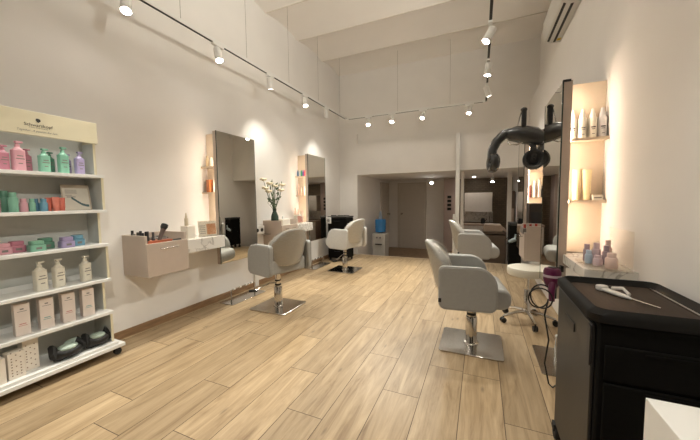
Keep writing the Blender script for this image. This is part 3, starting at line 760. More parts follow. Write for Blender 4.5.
def tube_item(loc, h, w, m, label, group, cap=None, cat='tube', rz=0):
    t = thing('cosmetic_tube', label, cat, loc, rz, group)
    bm = bmesh.new(); prev = None; n = 16
    for i, (f, z) in enumerate(((0.9, 0.18), (1, 0.22), (0.98, 0.6), (1.0, 1.0))):
        k = (z-0.2)/0.8; k = max(0, min(1, k)); ring = []
        for j in range(n):
            a = 2*PI*j/n; ring.append(bm.verts.new((w*0.5*f*(1-0.85*k)*math.cos(a), w*0.5*f*(1+0.12*k)*math.sin(a), z*h)))
        if prev:
            for j in range(n): bm.faces.new((prev[j], prev[(j+1) % n], ring[(j+1) % n], ring[j]))
        else: bm.faces.new(ring[::-1])
        prev = ring
    bm.faces.new(prev); finish('tube_body', bm, m, t)
    obj('cap', B().lathe([(w*0.42, 0), (w*0.44, 0.003), (w*0.44, h*0.18)], seg=16), cap or m, t)
    return t
def jar(loc, h, w, m, label, group, lid=None, rz=0):
    t = thing('cream_jar', label, 'jar', loc, rz, group)
    obj('jar_body', B().prism(rrect(-w/2, w/2, -w*0.55, w*0.55, w*0.2, 4), 'z', 0, h*0.62), m, t, bevel=0.004)
    obj('lid', B().prism(rrect(-w*0.42, w*0.42, -w*0.45, w*0.45, w*0.2, 4), 'z', h*0.62, h), lid or m, t, bevel=0.004)
    obj('label_print', B().box(w/2, w/2+0.0006, -w*0.2, w*0.2, h*0.2, h*0.4), M_GREYINK, t)
    return t
def carton(loc, d, w, h, m, label, group, marks=True, rz=0, ink=M_PINKINK, cat='box'):
    t = thing('carton', label, cat, loc, rz, group)
    obj('carton_body', B().box(-d/2, d/2, -w/2, w/2, 0, h), m, t, bevel=0.0015)
    if marks:
        p = B(); x0, x1 = d/2, d/2+0.0006
        p.box(x0, x1, -w*0.12, w*0.12, h*0.82, h*0.86); p.box(x0, x1, -w*0.30, w*0.30, h*0.76, h*0.775)
        obj('logo_print', p, M_GREYINK, t)
        p = B(); p.box(x0, x1, -w*0.22, w*0.22, h*0.36, h*0.385); p.box(x0, x1, -w*0.28, w*0.28, h*0.31, h*0.325); obj('name_print', p, ink, t)
    return t

# ------------------------------------------------------------------ display shelf unit on the left
t = thing('product_display', 'white product display shelving with branded header at the left edge', 'shelf unit', (XL, 0.85, 0))
y0, y1 = -0.50, 0.49     # local y around 0.85
X0 = 0.004
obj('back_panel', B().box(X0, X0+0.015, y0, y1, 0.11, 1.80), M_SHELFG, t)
hd = obj('header_board', B().box(0.165, 0.185, y0, y1+0.01, 1.645, 1.80), M_CREAM, t, bevel=0.002)
obj('header_side', B().box(X0, 0.165, y1-0.012, y1+0.01, 1.645, 1.80), M_CREAM, t)
tops = [1.405, 1.145, 0.885, 0.615, 0.355, 0.11]
for i, z in enumerate(tops[:-1]):
    obj('shelf', B().box(X0+0.016, 0.262, y0, y1+0.002, z-0.022, z), M_SHELFW, t, bevel=0.001)
    if i >= 2:
        for (ya, yc) in ((-0.42, -0.20), (-0.13, 0.12), (0.18, 0.44)): obj('shelf_lip', B().box(X0+0.05, X0+0.056, ya, yc, z, z+0.035), M_SHELFW, t)
# stiles: alternating narrow / deep bays
zz = [1.645] + tops
for i in range(6):
    deep = i % 2 == 1
    xf = 0.245 if deep else 0.165
    for (ya, yc) in ((y0, y0+0.016), (y1-0.016, y1)):
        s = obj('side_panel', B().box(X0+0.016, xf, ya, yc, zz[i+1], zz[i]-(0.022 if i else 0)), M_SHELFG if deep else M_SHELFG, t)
        obj('edge_strip', B().box(xf, xf+0.002, ya, yc, zz[i+1], zz[i]-(0.022 if i else 0)), M_CREAM, s)
bs = obj('base_shelf', B().box(X0, 0.300, y0-0.02, y1+0.05, 0.062, 0.088), M_SHELFW, t, bevel=0.002)
obj('base_step', B().box(X0, 0.285, y0, y1+0.01, 0.088, 0.11), M_SHELFW, t, bevel=0.002)
for (cx, cy) in ((0.26, y1+0.01), (0.26, y0+0.03), (0.05, y1+0.01), (0.05, y0+0.03)):
    b = B(); b.cyl((cx-0.012, cy, 0.025), (cx+0.012, cy, 0.025), 0.025, seg=18); b.box(cx-0.014, cx+0.014, cy-0.015, cy+0.015, 0.036, 0.062)
    obj('caster', b, M_RUBBER, t)
def TM(yc, z): # text frame: faces +X, reads along +Y
    return Matrix(((0, 0, 1, 0.1856), (1, 0, 0, yc), (0, 1, 0, z), (0, 0, 0, 1)))
yc = 0.985-0.85+0.035
text('lettering', 'Schwarzkopf', 0.0275, TM(yc, 1.704), M_INK, t)
text('lettering', 'P R O F E S S I O N A L', 0.0095, TM(yc, 1.692), M_INK, t)
text('lettering', 'Together. A passion for hair.', 0.0175, TM(yc-0.005, 1.668), M_GREYINK, t, shear=0.35)
hp = [(-0.012, 0.0), (0.004, -0.008), (0.006, 0.0), (0.014, 0.004), (0.017, 0.012), (0.014, 0.024), (0.004, 0.031), (-0.010, 0.031), (-0.018, 0.026), (-0.016, 0.018), (-0.021, 0.012), (-0.014, 0.009)]
obj('head_emblem', B().prism([(0.7*u+yc+0.0, 0.7*v+1.736) for u, v in hp], 'x', 0.1852, 0.1858), M_INK, t)

GX = -2.70
PINK = M_c('pink_plastic', 212, 158, 168); PINK2 = M_c('deep_rose_plastic', 190, 125, 142); GREEN = M_c('mint_plastic', 132, 186, 162)
DGREEN = M_c('dark_mint_plastic', 92, 140, 118); PURP = M_c('lavender_plastic', 168, 156, 194); BLUE = M_c('blue_plastic', 112, 162, 186); DBLUE = M_c('deep_blue_plastic', 86, 130, 155)
CORAL = M_c('coral_plastic', 210, 112, 94); OFFW = M_c('ivory_plastic', 225, 220, 205); BLUSH = M_c('blush_card', 228, 216, 208)
g = 'coloured pump bottles on the top shelf'
z = tops[0]
pump_bottle((GX, 0.845, z), 0.155, 0.05, PINK2, 'deep rose pump bottle at the picture edge on the top shelf', g)
pump_bottle((GX, 0.912, z), 0.19, 0.062, PINK, 'tall pink pump bottle on the top display shelf', g)
pump_bottle((GX-0.07, 0.975, z), 0.155, 0.045, PINK2, 'short deep rose bottle right behind the tall pink pump bottle', g)
pump_bottle((GX, 1.035, z), 0.16, 0.058, GREEN, 'left front mint pump bottle on the top shelf', g)
pump_bottle((GX-0.07, 1.092, z), 0.15, 0.045, DGREEN, 'darker mint bottle behind the left mint pump bottle', g)
pump_bottle((GX, 1.135, z), 0.185, 0.058, GREEN, 'taller mint pump bottle beside the lavender bottles', g)
pump_bottle((GX-0.08, 1.195, z), 0.15, 0.035, PURP, 'thin lavender bottle half hidden behind the taller mint one', g)
pump_bottle((GX, 1.228, z), 0.165, 0.055, PURP, 'lavender pump bottle at the right end of the top shelf', g)
g = 'coloured tubes and small bottles on the second shelf'
z = tops[1]
simple_bottle((GX, 0.795, z), 0.13, 0.022, PINK, 'pink bottle cut by the left picture edge on the second shelf', g)
simple_bottle((GX-0.05, 0.850, z), 0.135, 0.026, DGREEN, 'dark green bottle at the left of the second shelf', g)
simple_bottle((GX, 0.872, z), 0.125, 0.024, GREEN, 'mint bottle in front of the dark green one', g)
simple_bottle((GX, 0.918, z), 0.085, 0.021, PINK, 'short pink bottle between two green ones on the second shelf', g, ch=0.3)
simple_bottle((GX, 0.958, z), 0.085, 0.017, GREEN, 'short mint bottle next to the blue tubes', g, ch=0.3)
simple_bottle((GX-0.03, 0.985, z), 0.085, 0.020, DBLUE, 'deep blue short bottle left of the lighter blue one', g, ch=0.3)
simple_bottle((GX, 1.015, z), 0.085, 0.021, BLUE, 'lighter blue short bottle next to the coral tubes', g, ch=0.3)
tube_item((GX-0.02, 1.048, z), 0.092, 0.034, CORAL, 'first coral tube right of the blue bottles', g)
tube_item((GX, 1.078, z), 0.096, 0.038, M_c('light_coral_plastic', 220, 128, 110), 'middle lighter coral tube on the second shelf', g)
tube_item((GX-0.02, 1.118, z), 0.092, 0.036, CORAL, 'last coral tube beside the leaning booklet', g)
# leaning booklet
t = thing('booklet', 'leaning card booklet with a dark wave picture on the second shelf', 'booklet', (-2.70, 1.21, z), math.radians(-8))
Ml = Matrix.Rotation(math.radians(-16), 4, 'Y')
M_PAPER = mat('ivory_paper', (0.60, 0.56, 0.48), 0.6); M_TAN = mat('tan_paper', (0.42, 0.35, 0.27), 0.6); M_TEAL = mat('teal_ink', (0.05, 0.10, 0.11), 0.5)
obj('cover', B().box(-0.005, 0.0, -0.085, 0.075, 0.001, 0.195, Ml), M_TAN, t)
obj('front_page', B().box(0.0001, 0.0012, -0.078, 0.066, 0.004, 0.168, Ml), M_PAPER, t)
b = B()
wave = [(-0.035, 0.095), (-0.02, 0.082), (0.0, 0.062), (0.02, 0.045), (0.045, 0.035), (0.06, 0.034)]
for k in range(5):
    (a0, c0), (a1, c1) = wave[k], wave[k+1]; th = 0.009
    b.prism([(a0, c0-th), (a1, c1-th), (a1, c1+th*0.9), (a0, c0+th)], 'x', 0.0013, 0.0018, Ml)
obj('wave_picture', b, M_TEAL, t)
b = B(); b.box(0.0013, 0.0017, -0.065, -0.030, 0.112, 0.116, Ml); b.box(0.0013, 0.0017, -0.060, -0.010, 0.098, 0.104, Ml)
for k in range(4): b.box(0.0013, 0.0017, -0.065, 0.0, 0.128+k*0.008, 0.131+k*0.008, Ml)
obj('text_print', b, M_GREYINK, t)
# jars
g = 'coloured cream jars on the third shelf'; z = tops[2]
jar((GX-0.02, 0.815, z), 0.068, 0.066, PINK, 'pink jar at the picture edge on the third shelf', g)
jar((GX-0.05, 0.885, z), 0.072, 0.070, PINK2, 'rose jar next to the pink jar on the third shelf', g)
jar((GX+0.02, 0.955, z), 0.068, 0.072, GREEN, 'front mint jar on the third shelf', g)
jar((GX-0.06, 1.030, z), 0.075, 0.072, DGREEN, 'darker mint jar half behind the front mint jar', g)
jar((GX+0.01, 1.115, z), 0.075, 0.070, PURP, 'lavender jar on the third shelf', g)
jar((GX-0.03, 1.195, z), 0.078, 0.066, BLUE, 'blue jar at the right end of the third shelf', g)
g = 'white pump bottles on the fourth shelf'; z = tops[3]
pump_bottle((GX, 0.967, z), 0.195, 0.066, OFFW, 'left one of the three white pump bottles', g, d=0.045)
pump_bottle((GX, 1.062, z), 0.195, 0.062, OFFW, 'middle one of the three white pump bottles', g, d=0.045)
pump_bottle((GX, 1.218, z), 0.190, 0.062, OFFW, 'right one of the three white pump bottles, standing apart', g, d=0.045)
g = 'blush cartons on the fifth shelf'; z = tops[4]
for k, y in enumerate((0.862, 0.980, 1.097, 1.213)):
    carton((GX, y, z), 0.06, 0.070, 0.205, BLUSH, ['leftmost tall blush carton on the fifth shelf', 'second tall blush carton from the left', 'third tall blush carton from the left', 'rightmost tall blush carton on the fifth shelf'][k], g, rz=-0.12, ink=(M_PINKINK if k != 1 and k != 3 else M_c('teal_print', 110, 160, 160)))
g = 'dotted cartons on the base shelf'; z = tops[5]
for k, (x, y, w_, h_) in enumerate(((-2.66, 0.71, 0.09, 0.155), (-2.67, 0.805, 0.075, 0.165), (-2.72, 0.888, 0.075, 0.20))):
    t = carton((x, y, z), 0.07, w_, h_, M_c('cream_card', 234, 226, 214), ['cream carton at the picture edge on the base shelf', 'middle dotted cream carton on the base shelf', 'taller dotted cream carton beside the black pouches'][k], g, marks=False)
    if k:
        p = B()
        for i in range(9):
            for j in range(3):
                if (i+j) % 2 == 0 or random.random() < .3: p.box(0.035, 0.0356, -0.025+j*0.02, -0.019+j*0.02, 0.02+i*0.018, 0.026+i*0.018)
        obj('dot_print', p, M_c('brown_dots', 120, 90, 70), t)
# black pouches with mint contents
def pouch(loc, rz, L_, label):
    t = thing('hair_accessory_pouch', label, 'pouch', loc, rz, 'black pouches on the base shelf')
    bm = bmesh.new(); bmesh.ops.create_icosphere(bm, subdivisions=3, radius=1)
    for v in bm.verts:
        n = v.co.copy(); k = 1 + 0.06*math.sin(9*n.x+3*n.y) + 0.05*math.sin(11*n.y+5*n.z)
        v.co = Vector((n.x*0.068*k, n.y*L_*k, 0.045+max(n.z, -0.85)*0.052*k*(0.7 + 0.5*abs(n.y))))
        v.co.z = max(0.0, v.co.z)
    finish('pouch_body', bm, mat('black_satin', (0.008, 0.008, 0.008), 0.5), t)
    b = B(); b.sphere((0.014, 0, 0.078), 0.046, L_*0.66, 0.022); lin_ = obj('mint_lining', b, mat('mint_satin', (0.42, 0.52, 0.45), 0.35), t)
    for s in (-1, 1):
        b = B(); b.tube([(0.0, s*L_*0.65, 0.060), (-0.01, s*L_*0.85, 0.095), (0.02, s*L_*0.98, 0.06), (0.03, s*L_*0.92, 0.022)], 0.012, rs=[0.016, 0.026, 0.022, 0.010])
        obj('strap', b, M_RUBBER, t)
pouch((-2.665, 1.06, z), 0.1, 0.088, 'black pouch with mint lining, left one on the base shelf')
pouch((-2.68, 1.245, z), 0.05, 0.078, 'black pouch with mint lining, right one in the base corner')
t = tag(obj('mint_pad', B().sphere((0, 0, 0.04), 0.03, 0.06, 0.04), mat('mint_satin', (0.42, 0.52, 0.45), 0.35), loc=(-2.79, 1.15, z)), 'small mint pad behind the two black pouches', 'pad')

# ------------------------------------------------------------------ makeup on the first drawer unit
cx, zt = XL, 0.56+0.2655
rng = random.Random(3)
items = [(0.05, 1.61, 0.060, 'cream', (200, 180, 150)), (0.085, 1.615, 0.10, 'pink', (170, 130, 115)), (0.13, 1.60, 0.075, 'grey', (120, 115, 110)), (0.17, 1.61, 0.088, 'copper', (190, 120, 70)), (0.20, 1.615, 0.10, 'black', (30, 28, 28)),
         (0.235, 1.61, 0.085, 'brown', (95, 60, 45)), (0.245, 1.645, 0.095, 'charcoal', (45, 42, 42)), (0.20, 1.66, 0.09, 'taupe', (140, 110, 95)), (0.255, 1.685, 0.085, 'dark grey', (60, 58, 60))]
for k, (a, y, h, nm, c) in enumerate(items):
    simple_bottle((cx+a, y, zt), h+0.025, 0.013+0.003*rng.random(), M_c('makeup_'+nm.replace(' ', '_'), *c), nm + ' cosmetic bottle among the makeup on the beige drawer unit', 'makeup bottles on the beige drawer unit', cap=M_BLACK if k % 2 else None, ch=0.4)
t = thing('makeup_brush', 'thick black makeup brush leaning up from the makeup on the drawer unit', 'brush', (cx+0.265, 1.715, zt))
Mr = Matrix.Rotation(math.radians(28), 4, 'X') @ Matrix.Rotation(math.radians(8), 4, 'Y')
Mr = Matrix.Rotation(math.radians(-24), 4, 'X') @ Matrix.Scale(1.2, 4)
obj('handle', B().lathe([(0.010, 0.0), (0.014, 0.05), (0.016, 0.10), (0.018, 0.118)], M=Mr, seg=14), M_c('brush_brown', 100, 84, 78), t)
obj('bristles', B().lathe([(0.019, 0.118), (0.025, 0.135), (0.023, 0.155), (0.014, 0.16)], M=Mr, seg=14), M_BLACK, t)
for k, (y, z_, c, ro, lb) in enumerate(((1.69, zt+0.004, (190, 92, 48), 0.05, 'lower copper makeup palette lying open on the drawer unit'), (1.70, zt+0.022, (168, 92, 62), -0.15, 'upper brown makeup palette stacked on the copper one'))):
    t = thing('makeup_palette', lb, 'palette', (cx+0.235, y+0.04, z_), ro, 'makeup palettes on the drawer unit')
    obj('case', B().box(-0.045, 0.05, -0.10, 0.10, -0.003, 0.014), M_c('palette_%d' % k, *c), t, bevel=0.002)
    for j in range(4): obj('colour_pan', B().box(-0.03, 0.035, -0.09+j*0.047, -0.05+j*0.047, 0.0142, 0.0155), M_c('pan_%d%d' % (k, j), 200-30*j, 130-20*j, 100-12*j), t)
t = thing('makeup_bag', 'grey clear cosmetic bag with black items at the drawer unit rear', 'bag', (cx+0.10, 1.83, zt))
obj('bag', B().sphere((0, 0, 0.028), 0.05, 0.09, 0.03), M_c('smoky_bag', 120, 112, 105, 0.2), t)
obj('zip', B().tube([(0.02, -0.085, 0.03), (0.03, 0, 0.062), (0.02, 0.085, 0.03)], 0.004), M_BLACK, t)
tag(obj('tool_roll', B().tube([(0, -0.07, 0.015), (0.01, 0, 0.015), (0, 0.08, 0.015)], 0.014), M_BLACK, loc=(cx+0.26, 1.87, zt)), 'black brush roll at the right end of the makeup drawer unit', 'brush roll')

# marble shelf by the first mirror
zm = 0.83
M_CARD = M_c('white_card', 232, 226, 214)
carton((XL+0.25, 2.03, zm), 0.10, 0.085, 0.13, M_CARD, 'white box carrying a small bottle on the left marble shelf', None, marks=False)
bpy.context.view_layer.update()
simple_bottle((XL+0.245, 2.02, zm+0.1305), 0.125, 0.017, M_c('pale_serum', 205, 190, 165), 'small pale serum bottle standing on the white box', None, ch=0.38, cone=True)
def stand(loc, w, h, rz, label, group, pic):
    t = thing('leaflet_stand', label, 'display stand', loc, rz, group)
    Ml = Matrix.Rotation(math.radians(-8), 4, 'Y')
    obj('acrylic_holder', B().box(-0.002, 0.002, -w/2, w/2, 0.002, h, Ml), M_ACRYL, t)
    obj('foot', B().box(-0.05, 0.03, -w/2, w/2, 0, 0.003), M_ACRYL, t)
    obj('leaflet', B().box(-0.006, -0.003, -w/2+0.004, w/2-0.004, 0.006, h-0.004, Ml), M_CARD, t)
    obj('picture_print', B().box(-0.0028, -0.0024, -w*0.05, w/2-0.01, 0.02, h*0.8, Ml), pic, t)
    b = B()
    for k in range(5): b.box(-0.0028, -0.0024, -w/2+0.015, -w*0.12, 0.03+k*0.02, 0.036+k*0.02, Ml)
    obj('text_print', b, M_GREYINK, t)
stand((XL+0.24, 2.275, zm), 0.19, 0.165, -0.35, 'clear leaflet stand with an orange picture by the nearer left mirror', None, M_c('orange_picture', 205, 140, 85))
# items on the niche shelves, left one
simple_bottle((XL+0.06, 2.46, 1.585), 0.12, 0.016, M_c('pale_amber', 230, 205, 165), 'pale bottle on the upper niche shelf of the nearer left mirror, left one', 'pale bottles on the left niche shelf')
simple_bottle((XL+0.12, 2.46, 1.585), 0.10, 0.018, OFFW, 'ivory bottle on the upper niche shelf of the nearer left mirror, right one', 'pale bottles on the left niche shelf')
carton((XL+0.08, 2.46, 1.30), 0.05, 0.05, 0.14, M_c('amber_box', 190, 110, 55), 'amber carton on the lower niche shelf of the nearer left mirror', None, marks=True)
simple_bottle((XL+0.155, 2.46, 1.30), 0.13, 0.016, OFFW, 'white bottle right of the amber carton on the left niche shelf', None)
# far left niche
for k, (a, c) in enumerate(((0.03, (60, 120, 170)), (0.065, (225, 225, 225)), (0.10, (60, 150, 110)), (0.135, (90, 60, 130)), (0.165, (190, 70, 70)))):
    simple_bottle((XL+a, 4.32, 1.60), 0.10, 0.014, M_c('far_tint_%d' % k, *c), ['blue', 'white', 'green', 'violet', 'red'][k] + ' small bottle on the top niche shelf of the far left mirror', 'small coloured bottles in the far left niche')
for k, a in enumerate((0.04, 0.09, 0.15)):
    simple_bottle((XL+a, 4.32, 1.28), (0.20, 0.13, 0.15)[k], 0.018, M_c('rosy_white', 235, 205, 185), ['tall rosy bottle', 'short rosy bottle', 'mid-height rosy bottle nearest the mirror'][k] + ' on the lower niche shelf of the far left mirror', 'rosy bottles in the far left niche', cone=(k != 1))
for k, a in enumerate((0.05, 0.11, 0.18)):
    simple_bottle((XL+a, 4.19, zm), 0.24-0.02*k, 0.022, M_c('rosy_white', 235, 205, 185), ['left', 'middle', 'right'][k] + ' tall rosy spray bottle on the far left marble shelf', 'tall bottles on the far left marble shelf', cone=False, ch=0.2)
stand((XL+0.27, 3.95, zm), 0.20, 0.15, -0.1, 'clear display stand with pink cards by the far left mirror', None, M_c('pink_picture', 215, 150, 140))
t = thing('tissue_box', 'white tissue box beside the dark vase on the far drawer unit', 'tissue box', (XL+0.22, 3.62, 0.8258))
obj('box_body', B().box(-0.055, 0.055, -0.09, 0.09, 0, 0.10), M_CARD, t, bevel=0.003)
obj('tissue', B().prism([(-0.03, 0.10), (0.03, 0.10), (0.015, 0.15), (-0.02, 0.14)], 'x', -0.012, 0.012), M_WHITE, t)
tag(obj('black_phone', B().box(-0.035, 0.035, -0.004, 0.004, 0, 0.13, Matrix.Rotation(math.radians(25), 4, 'Y')), M_BLACK, loc=(XL+0.10, 3.545, 0.8258)), 'thin black slab leaning behind the white tissue box', 'tablet')

# vase with flowers
t = thing('flower_vase', 'dark green vase of white flowers on the far beige drawer unit', 'vase', (XL+0.17, 3.485, 0.8258))
b = B(); b.lathe([(0.040, 0), (0.052, 0.02), (0.055, 0.09), (0.052, 0.15), (0.035, 0.195), (0.026, 0.215), (0.026, 0.245), (0.032, 0.255)], seg=24); obj('vase_body', b, mat('dark_green_glaze', (0.035, 0.06, 0.045), 0.25), t)
M_LEAF = mat('leaf_green', (0.06, 0.10, 0.035), 0.6, var=0.3); M_PETAL = mat('ivory_petals', (0.78, 0.68, 0.50), 0.7, var=0.1)
rng = random.Random(11)
heads = [(-0.02, -0.20, 0.66), (0.0, -0.09, 0.61), (0.02, 0.17, 0.60), (0.01, -0.13, 0.50), (0.05, 0.10, 0.52), (0.0, 0.02, 0.58), (0.03, -0.22, 0.54)]
for k, (x, y, z_) in enumerate(heads):
    st = obj('stem', B().tube([(0, 0.003*k, 0.20), (x*0.3, y*0.25, 0.32), (x*0.8, y*0.75, z_*0.8), (x, y, z_)], 0.003, seg=6), M_LEAF, t)
    b = B(); b.sphere((x, y, z_), 0.028, 0.028, 0.022, seg=10, rings=6)
    for j in range(9):
        a = j*2*PI/9
        b.sphere((x+0.032*math.cos(a), y+0.032*math.sin(a), z_+0.010*(j % 2)), 0.02, 0.02, 0.012, seg=8, rings=5)
    obj('flower', b, M_PETAL, st)
b = B()
for k in range(34):
    a = rng.uniform(0, 2*PI); r = rng.uniform(0.02, 0.16); z0 = rng.uniform(0.28, 0.60); x = r*0.4*math.cos(a); y = r*math.sin(a)*(0.6+z0)
    l = rng.uniform(0.05, 0.10); dy = rng.uniform(-1, 1); dz = rng.uniform(0.3, 1); v = Vector((rng.uniform(-.4, .4), dy, dz)).normalized()*l
    p = Vector((x, y, z0)); s_ = v.cross(Vector((1, 0, 0))).normalized()*0.013
    q = [p, p+v*0.5+s_, p+v, p+v*0.5-s_]
    vs = [b.bm.verts.new(c) for c in q] + [b.bm.verts.new(c+Vector((0.002, 0, 0))) for c in q]
    for idx in ((0,1,2,3),(7,6,5,4),(0,4,5,1),(1,5,6,2),(2,6,7,3),(3,7,4,0)): b._f([vs[i] for i in idx])
    b.tube([(0, 0, 0.22), tuple(p*0.6+Vector((0, 0, 0.09))), tuple(p)], 0.0015, seg=5)
fo = obj('foliage', b, M_LEAF, t)
fo['kind'] = 'stuff'

# ------------------------------------------------------------------ right niche items
yN = 2.462
lab = ['first white nozzle bottle from the mirror, half hidden', 'second white nozzle bottle from the mirror', 'third white nozzle bottle from the mirror', 'white nozzle bottle nearest the right wall']
for k, x in enumerate((0.552, 0.607, 0.661, 0.712)):
    t = simple_bottle((x, yN, 1.585), 0.188, 0.0258, OFFW if k != 3 else M_c('silver_white', 215, 212, 210), lab[k] + ' on the upper shelf', 'white nozzle bottles on the right niche shelf', ch=0.30, cone=True)
    bdy = t.children[0]
    obj('label_print', B().box(-0.012, 0.012, -0.0265, -0.0259, 0.062, 0.070).box(-0.010, 0.010, -0.0265, -0.0259, 0.052, 0.056).box(-0.006, 0.008, -0.0265, -0.0259, 0.022, 0.025), M_INK, bdy)
lab = ['left cream tube on the lower right niche shelf', 'right cream tube on the lower right niche shelf']
for k, x in enumerate((0.588, 0.645)):
    t = tube_item((x, yN, 1.178), 0.205-0.004*k, 0.046, M_c('cream_tube', 238, 218, 170), lab[k], 'cream tubes on the right niche shelf', rz=PI/2)
    obj('label_print', B().box(0.0208, 0.0214, -0.010, 0.010, 0.075, 0.080), M_GREYINK, t)
    t.children[-1].location = (-0.002, 0, 0)
t = carton((0.70, yN-0.01, 1.178), 0.035, 0.058, 0.034, OFFW, 'small flat cream box lying right of the tubes', None, marks=False, rz=-PI/2)
obj('name_print', B().box(0.0176, 0.0182, -0.02, 0.02, 0.012, 0.02), M_GREYINK, t)
# counter jars with acrylic display
t = thing('acrylic_tray', 'clear acrylic tray with upright side on the right marble shelf', 'display tray', (0.61, 2.05, 0.8125))
obj('tray_base', B().box(-0.075, 0.095, -0.14, 0.16, 0, 0.012), M_ACRYL, t)
obj('upright_panel', B().box(0.088, 0.092, -0.14, 0.16, 0.0125, 0.21), M_ACRYL, t)
zz0 = 0.8245
LIL = M_c('lilac_jar', 205, 182, 186); PB = M_c('pale_blue_jar', 175, 192, 210); RJ = M_c('rose_jar', 225, 196, 184); GL = M_c('grey_lilac', 165, 145, 152)
lst = [(0.565, 2.07, 0.075, 0.018, PB, 'pale blue bottle at the left of the acrylic tray'), (0.592, 2.02, 0.055, 0.022, LIL, 'low lilac jar in the front row on the acrylic tray'), (0.632, 1.96, 0.080, 0.027, RJ, 'large rose jar at the front of the acrylic tray'),
       (0.605, 2.09, 0.115, 0.020, LIL, 'tall lilac bottle in the middle of the acrylic tray'), (0.64, 2.06, 0.105, 0.018, GL, 'dark lilac bottle behind the large rose jar'), (0.662, 2.11, 0.13, 0.018, RJ, 'tall rose bottle at the back of the acrylic tray'), (0.575, 2.14, 0.10, 0.018, GL, 'dark lilac bottle at the rear left of the acrylic tray')]
for (x, y, h, r, m, l) in lst:
    simple_bottle((x, y, zz0), h, r, m, l, 'jars and bottles on the acrylic tray', ch=0.3, cap=m)

# second right station items
for k, (x, h, c) in enumerate(((0.555, 0.15, (120, 60, 50)), (0.61, 0.20, (235, 225, 210)), (0.66, 0.22, (238, 228, 214)), (0.70, 0.14, (60, 50, 45)))):
    simple_bottle((x, 4.32, 1.20), h, 0.02, M_c('far_right_%d' % k, *c), ['dark red bottle', 'shorter pale bottle', 'taller pale bottle', 'dark brown bottle'][k] + ' on the distant right niche shelf', 'bottles on the distant right niche shelf')
t = thing('sterilizer', 'dark brown boxy appliance standing on the distant right marble shelf', 'appliance', (0.60, 4.05, 0.8125))
obj('housing', B().box(-0.09, 0.12, -0.11, 0.11, 0, 0.32), mat('dark_brown_casing', (0.03, 0.02, 0.015), 0.35), t, bevel=0.006)
obj('front_door', B().box(-0.07, 0.10, -0.116, -0.1105, 0.02, 0.22), M_BLACK, t, bevel=0.003)
obj('control_knob', B().cyl((0.07, -0.118, 0.10), (0.07, -0.13, 0.10), 0.022, seg=16), OFFW, t)
t = thing('styling_caddy', 'small caddy of red and grey tubes on the right drawer unit', 'caddy', (0.45, 3.60, 0.8258))
obj('tray', B().box(-0.05, 0.10, -0.12, 0.12, 0, 0.06), M_c('grey_caddy', 120, 112, 105), t, bevel=0.003)
for k in range(5): obj('tube', B().cyl((-0.03+0.028*k, -0.08+0.02*k, 0.06), (-0.03+0.028*k, -0.08+0.02*k, 0.10), 0.012), M_c('caddy_tube_%d' % (k % 2), *((170, 60, 50) if k % 2 == 0 else (190, 180, 175))), t)

# ------------------------------------------------------------------ black trolleys further back
t = thing('tool_trolley', 'black tool trolley against the left wall behind the far left chair', 'trolley', (-2.54, 5.33, 0))
obj('body', B().box(-0.20, 0.20, -0.17, 0.17, 0.06, 0.84), M_BLACKW, t, bevel=0.006)
obj('top_tray', B().box(-0.205, 0.205, -0.175, 0.175, 0.845, 0.875), M_BLACKS, t, bevel=0.006)
for k in range(5): 
    dd = obj('drawer', B().box(-0.185, 0.185, -0.178, -0.1705, 0.09+k*0.148, 0.09+k*0.148+0.136), M_BLACKW, t, bevel=0.002)
    obj('drawer_pull', B().box(-0.06, 0.06, -0.186, -0.179, 0.19+k*0.148, 0.198+k*0.148), M_BLACK, dd)
for sx in (-1, 1):
    for sy in (-1, 1): obj('caster', B().cyl((sx*0.17-0.01, sy*0.14, 0.03), (sx*0.17+0.01, sy*0.14, 0.03), 0.03, seg=14), M_RUBBER, t)
t = thing('hair_clipper_case', 'white hanging tool case on the left end of the black trolley', 'case', (-2.70, 5.13, 0.74))
obj('case', B().box(-0.045, 0.045, -0.02, 0.018, 0, 0.12), M_WHITE, t, bevel=0.008)
obj('dial', B().cyl((0.0, -0.026, 0.06), (0.0, -0.0205, 0.06), 0.03, seg=16), M_GREY, t)
for k, (x, h, lb) in enumerate(((-0.12, 0.02, 'round black brush head lying on the left black trolley'), (0.02, 0.03, 'second dark brush lying in the middle of the left black trolley'), (0.13, 0.025, 'dark brush at the right end of the left black trolley'))):
    b = B(); b.tube([(-0.05, 0, 0.012), (0.0, 0.01, 0.014), (0.06, 0.0, 0.012)], 0.01, rs=[0.012, 0.006, 0.011]); tag(obj('hair_brush', b, mat('gunmetal', (0.10, 0.10, 0.10), 0.3, 0.6), loc=(-2.54+x, 5.25+0.03*k, 0.875)), lb, 'brush', 'brushes on the left black trolley')

t = thing('tool_trolley', 'tall narrow black tool trolley in the right background with pale dryers', 'trolley', (0.535, 6.28-0.55, 0))
obj('body', B().box(-0.09, 0.09, -0.16, 0.16, 0.09, 0.74), M_BLACKW, t, bevel=0.005)
obj('top_tray', B().box(-0.095, 0.095, -0.165, 0.165, 0.74, 0.78), M_BLACK, t, bevel=0.006)
for k in range(4): obj('drawer', B().box(-0.085, 0.085, -0.167, -0.1605, 0.11+k*0.155, 0.255+k*0.155), M_BLACKW, t, bevel=0.002)
for sx in (-1, 1):
    for sy in (-1, 1): obj('caster', B().cyl((sx*0.07-0.01, sy*0.13, 0.035), (sx*0.07+0.01, sy*0.13, 0.035), 0.035, seg=14).box(sx*0.07-0.013, sx*0.07+0.013, sy*0.13-0.012, sy*0.13+0.012, 0.05, 0.09), M_RUBBER, t)
t = thing('hairdryer', 'pale blue grey hairdryer hanging on the tall narrow black trolley', 'hairdryer', (0.48, 5.54, 0.47))
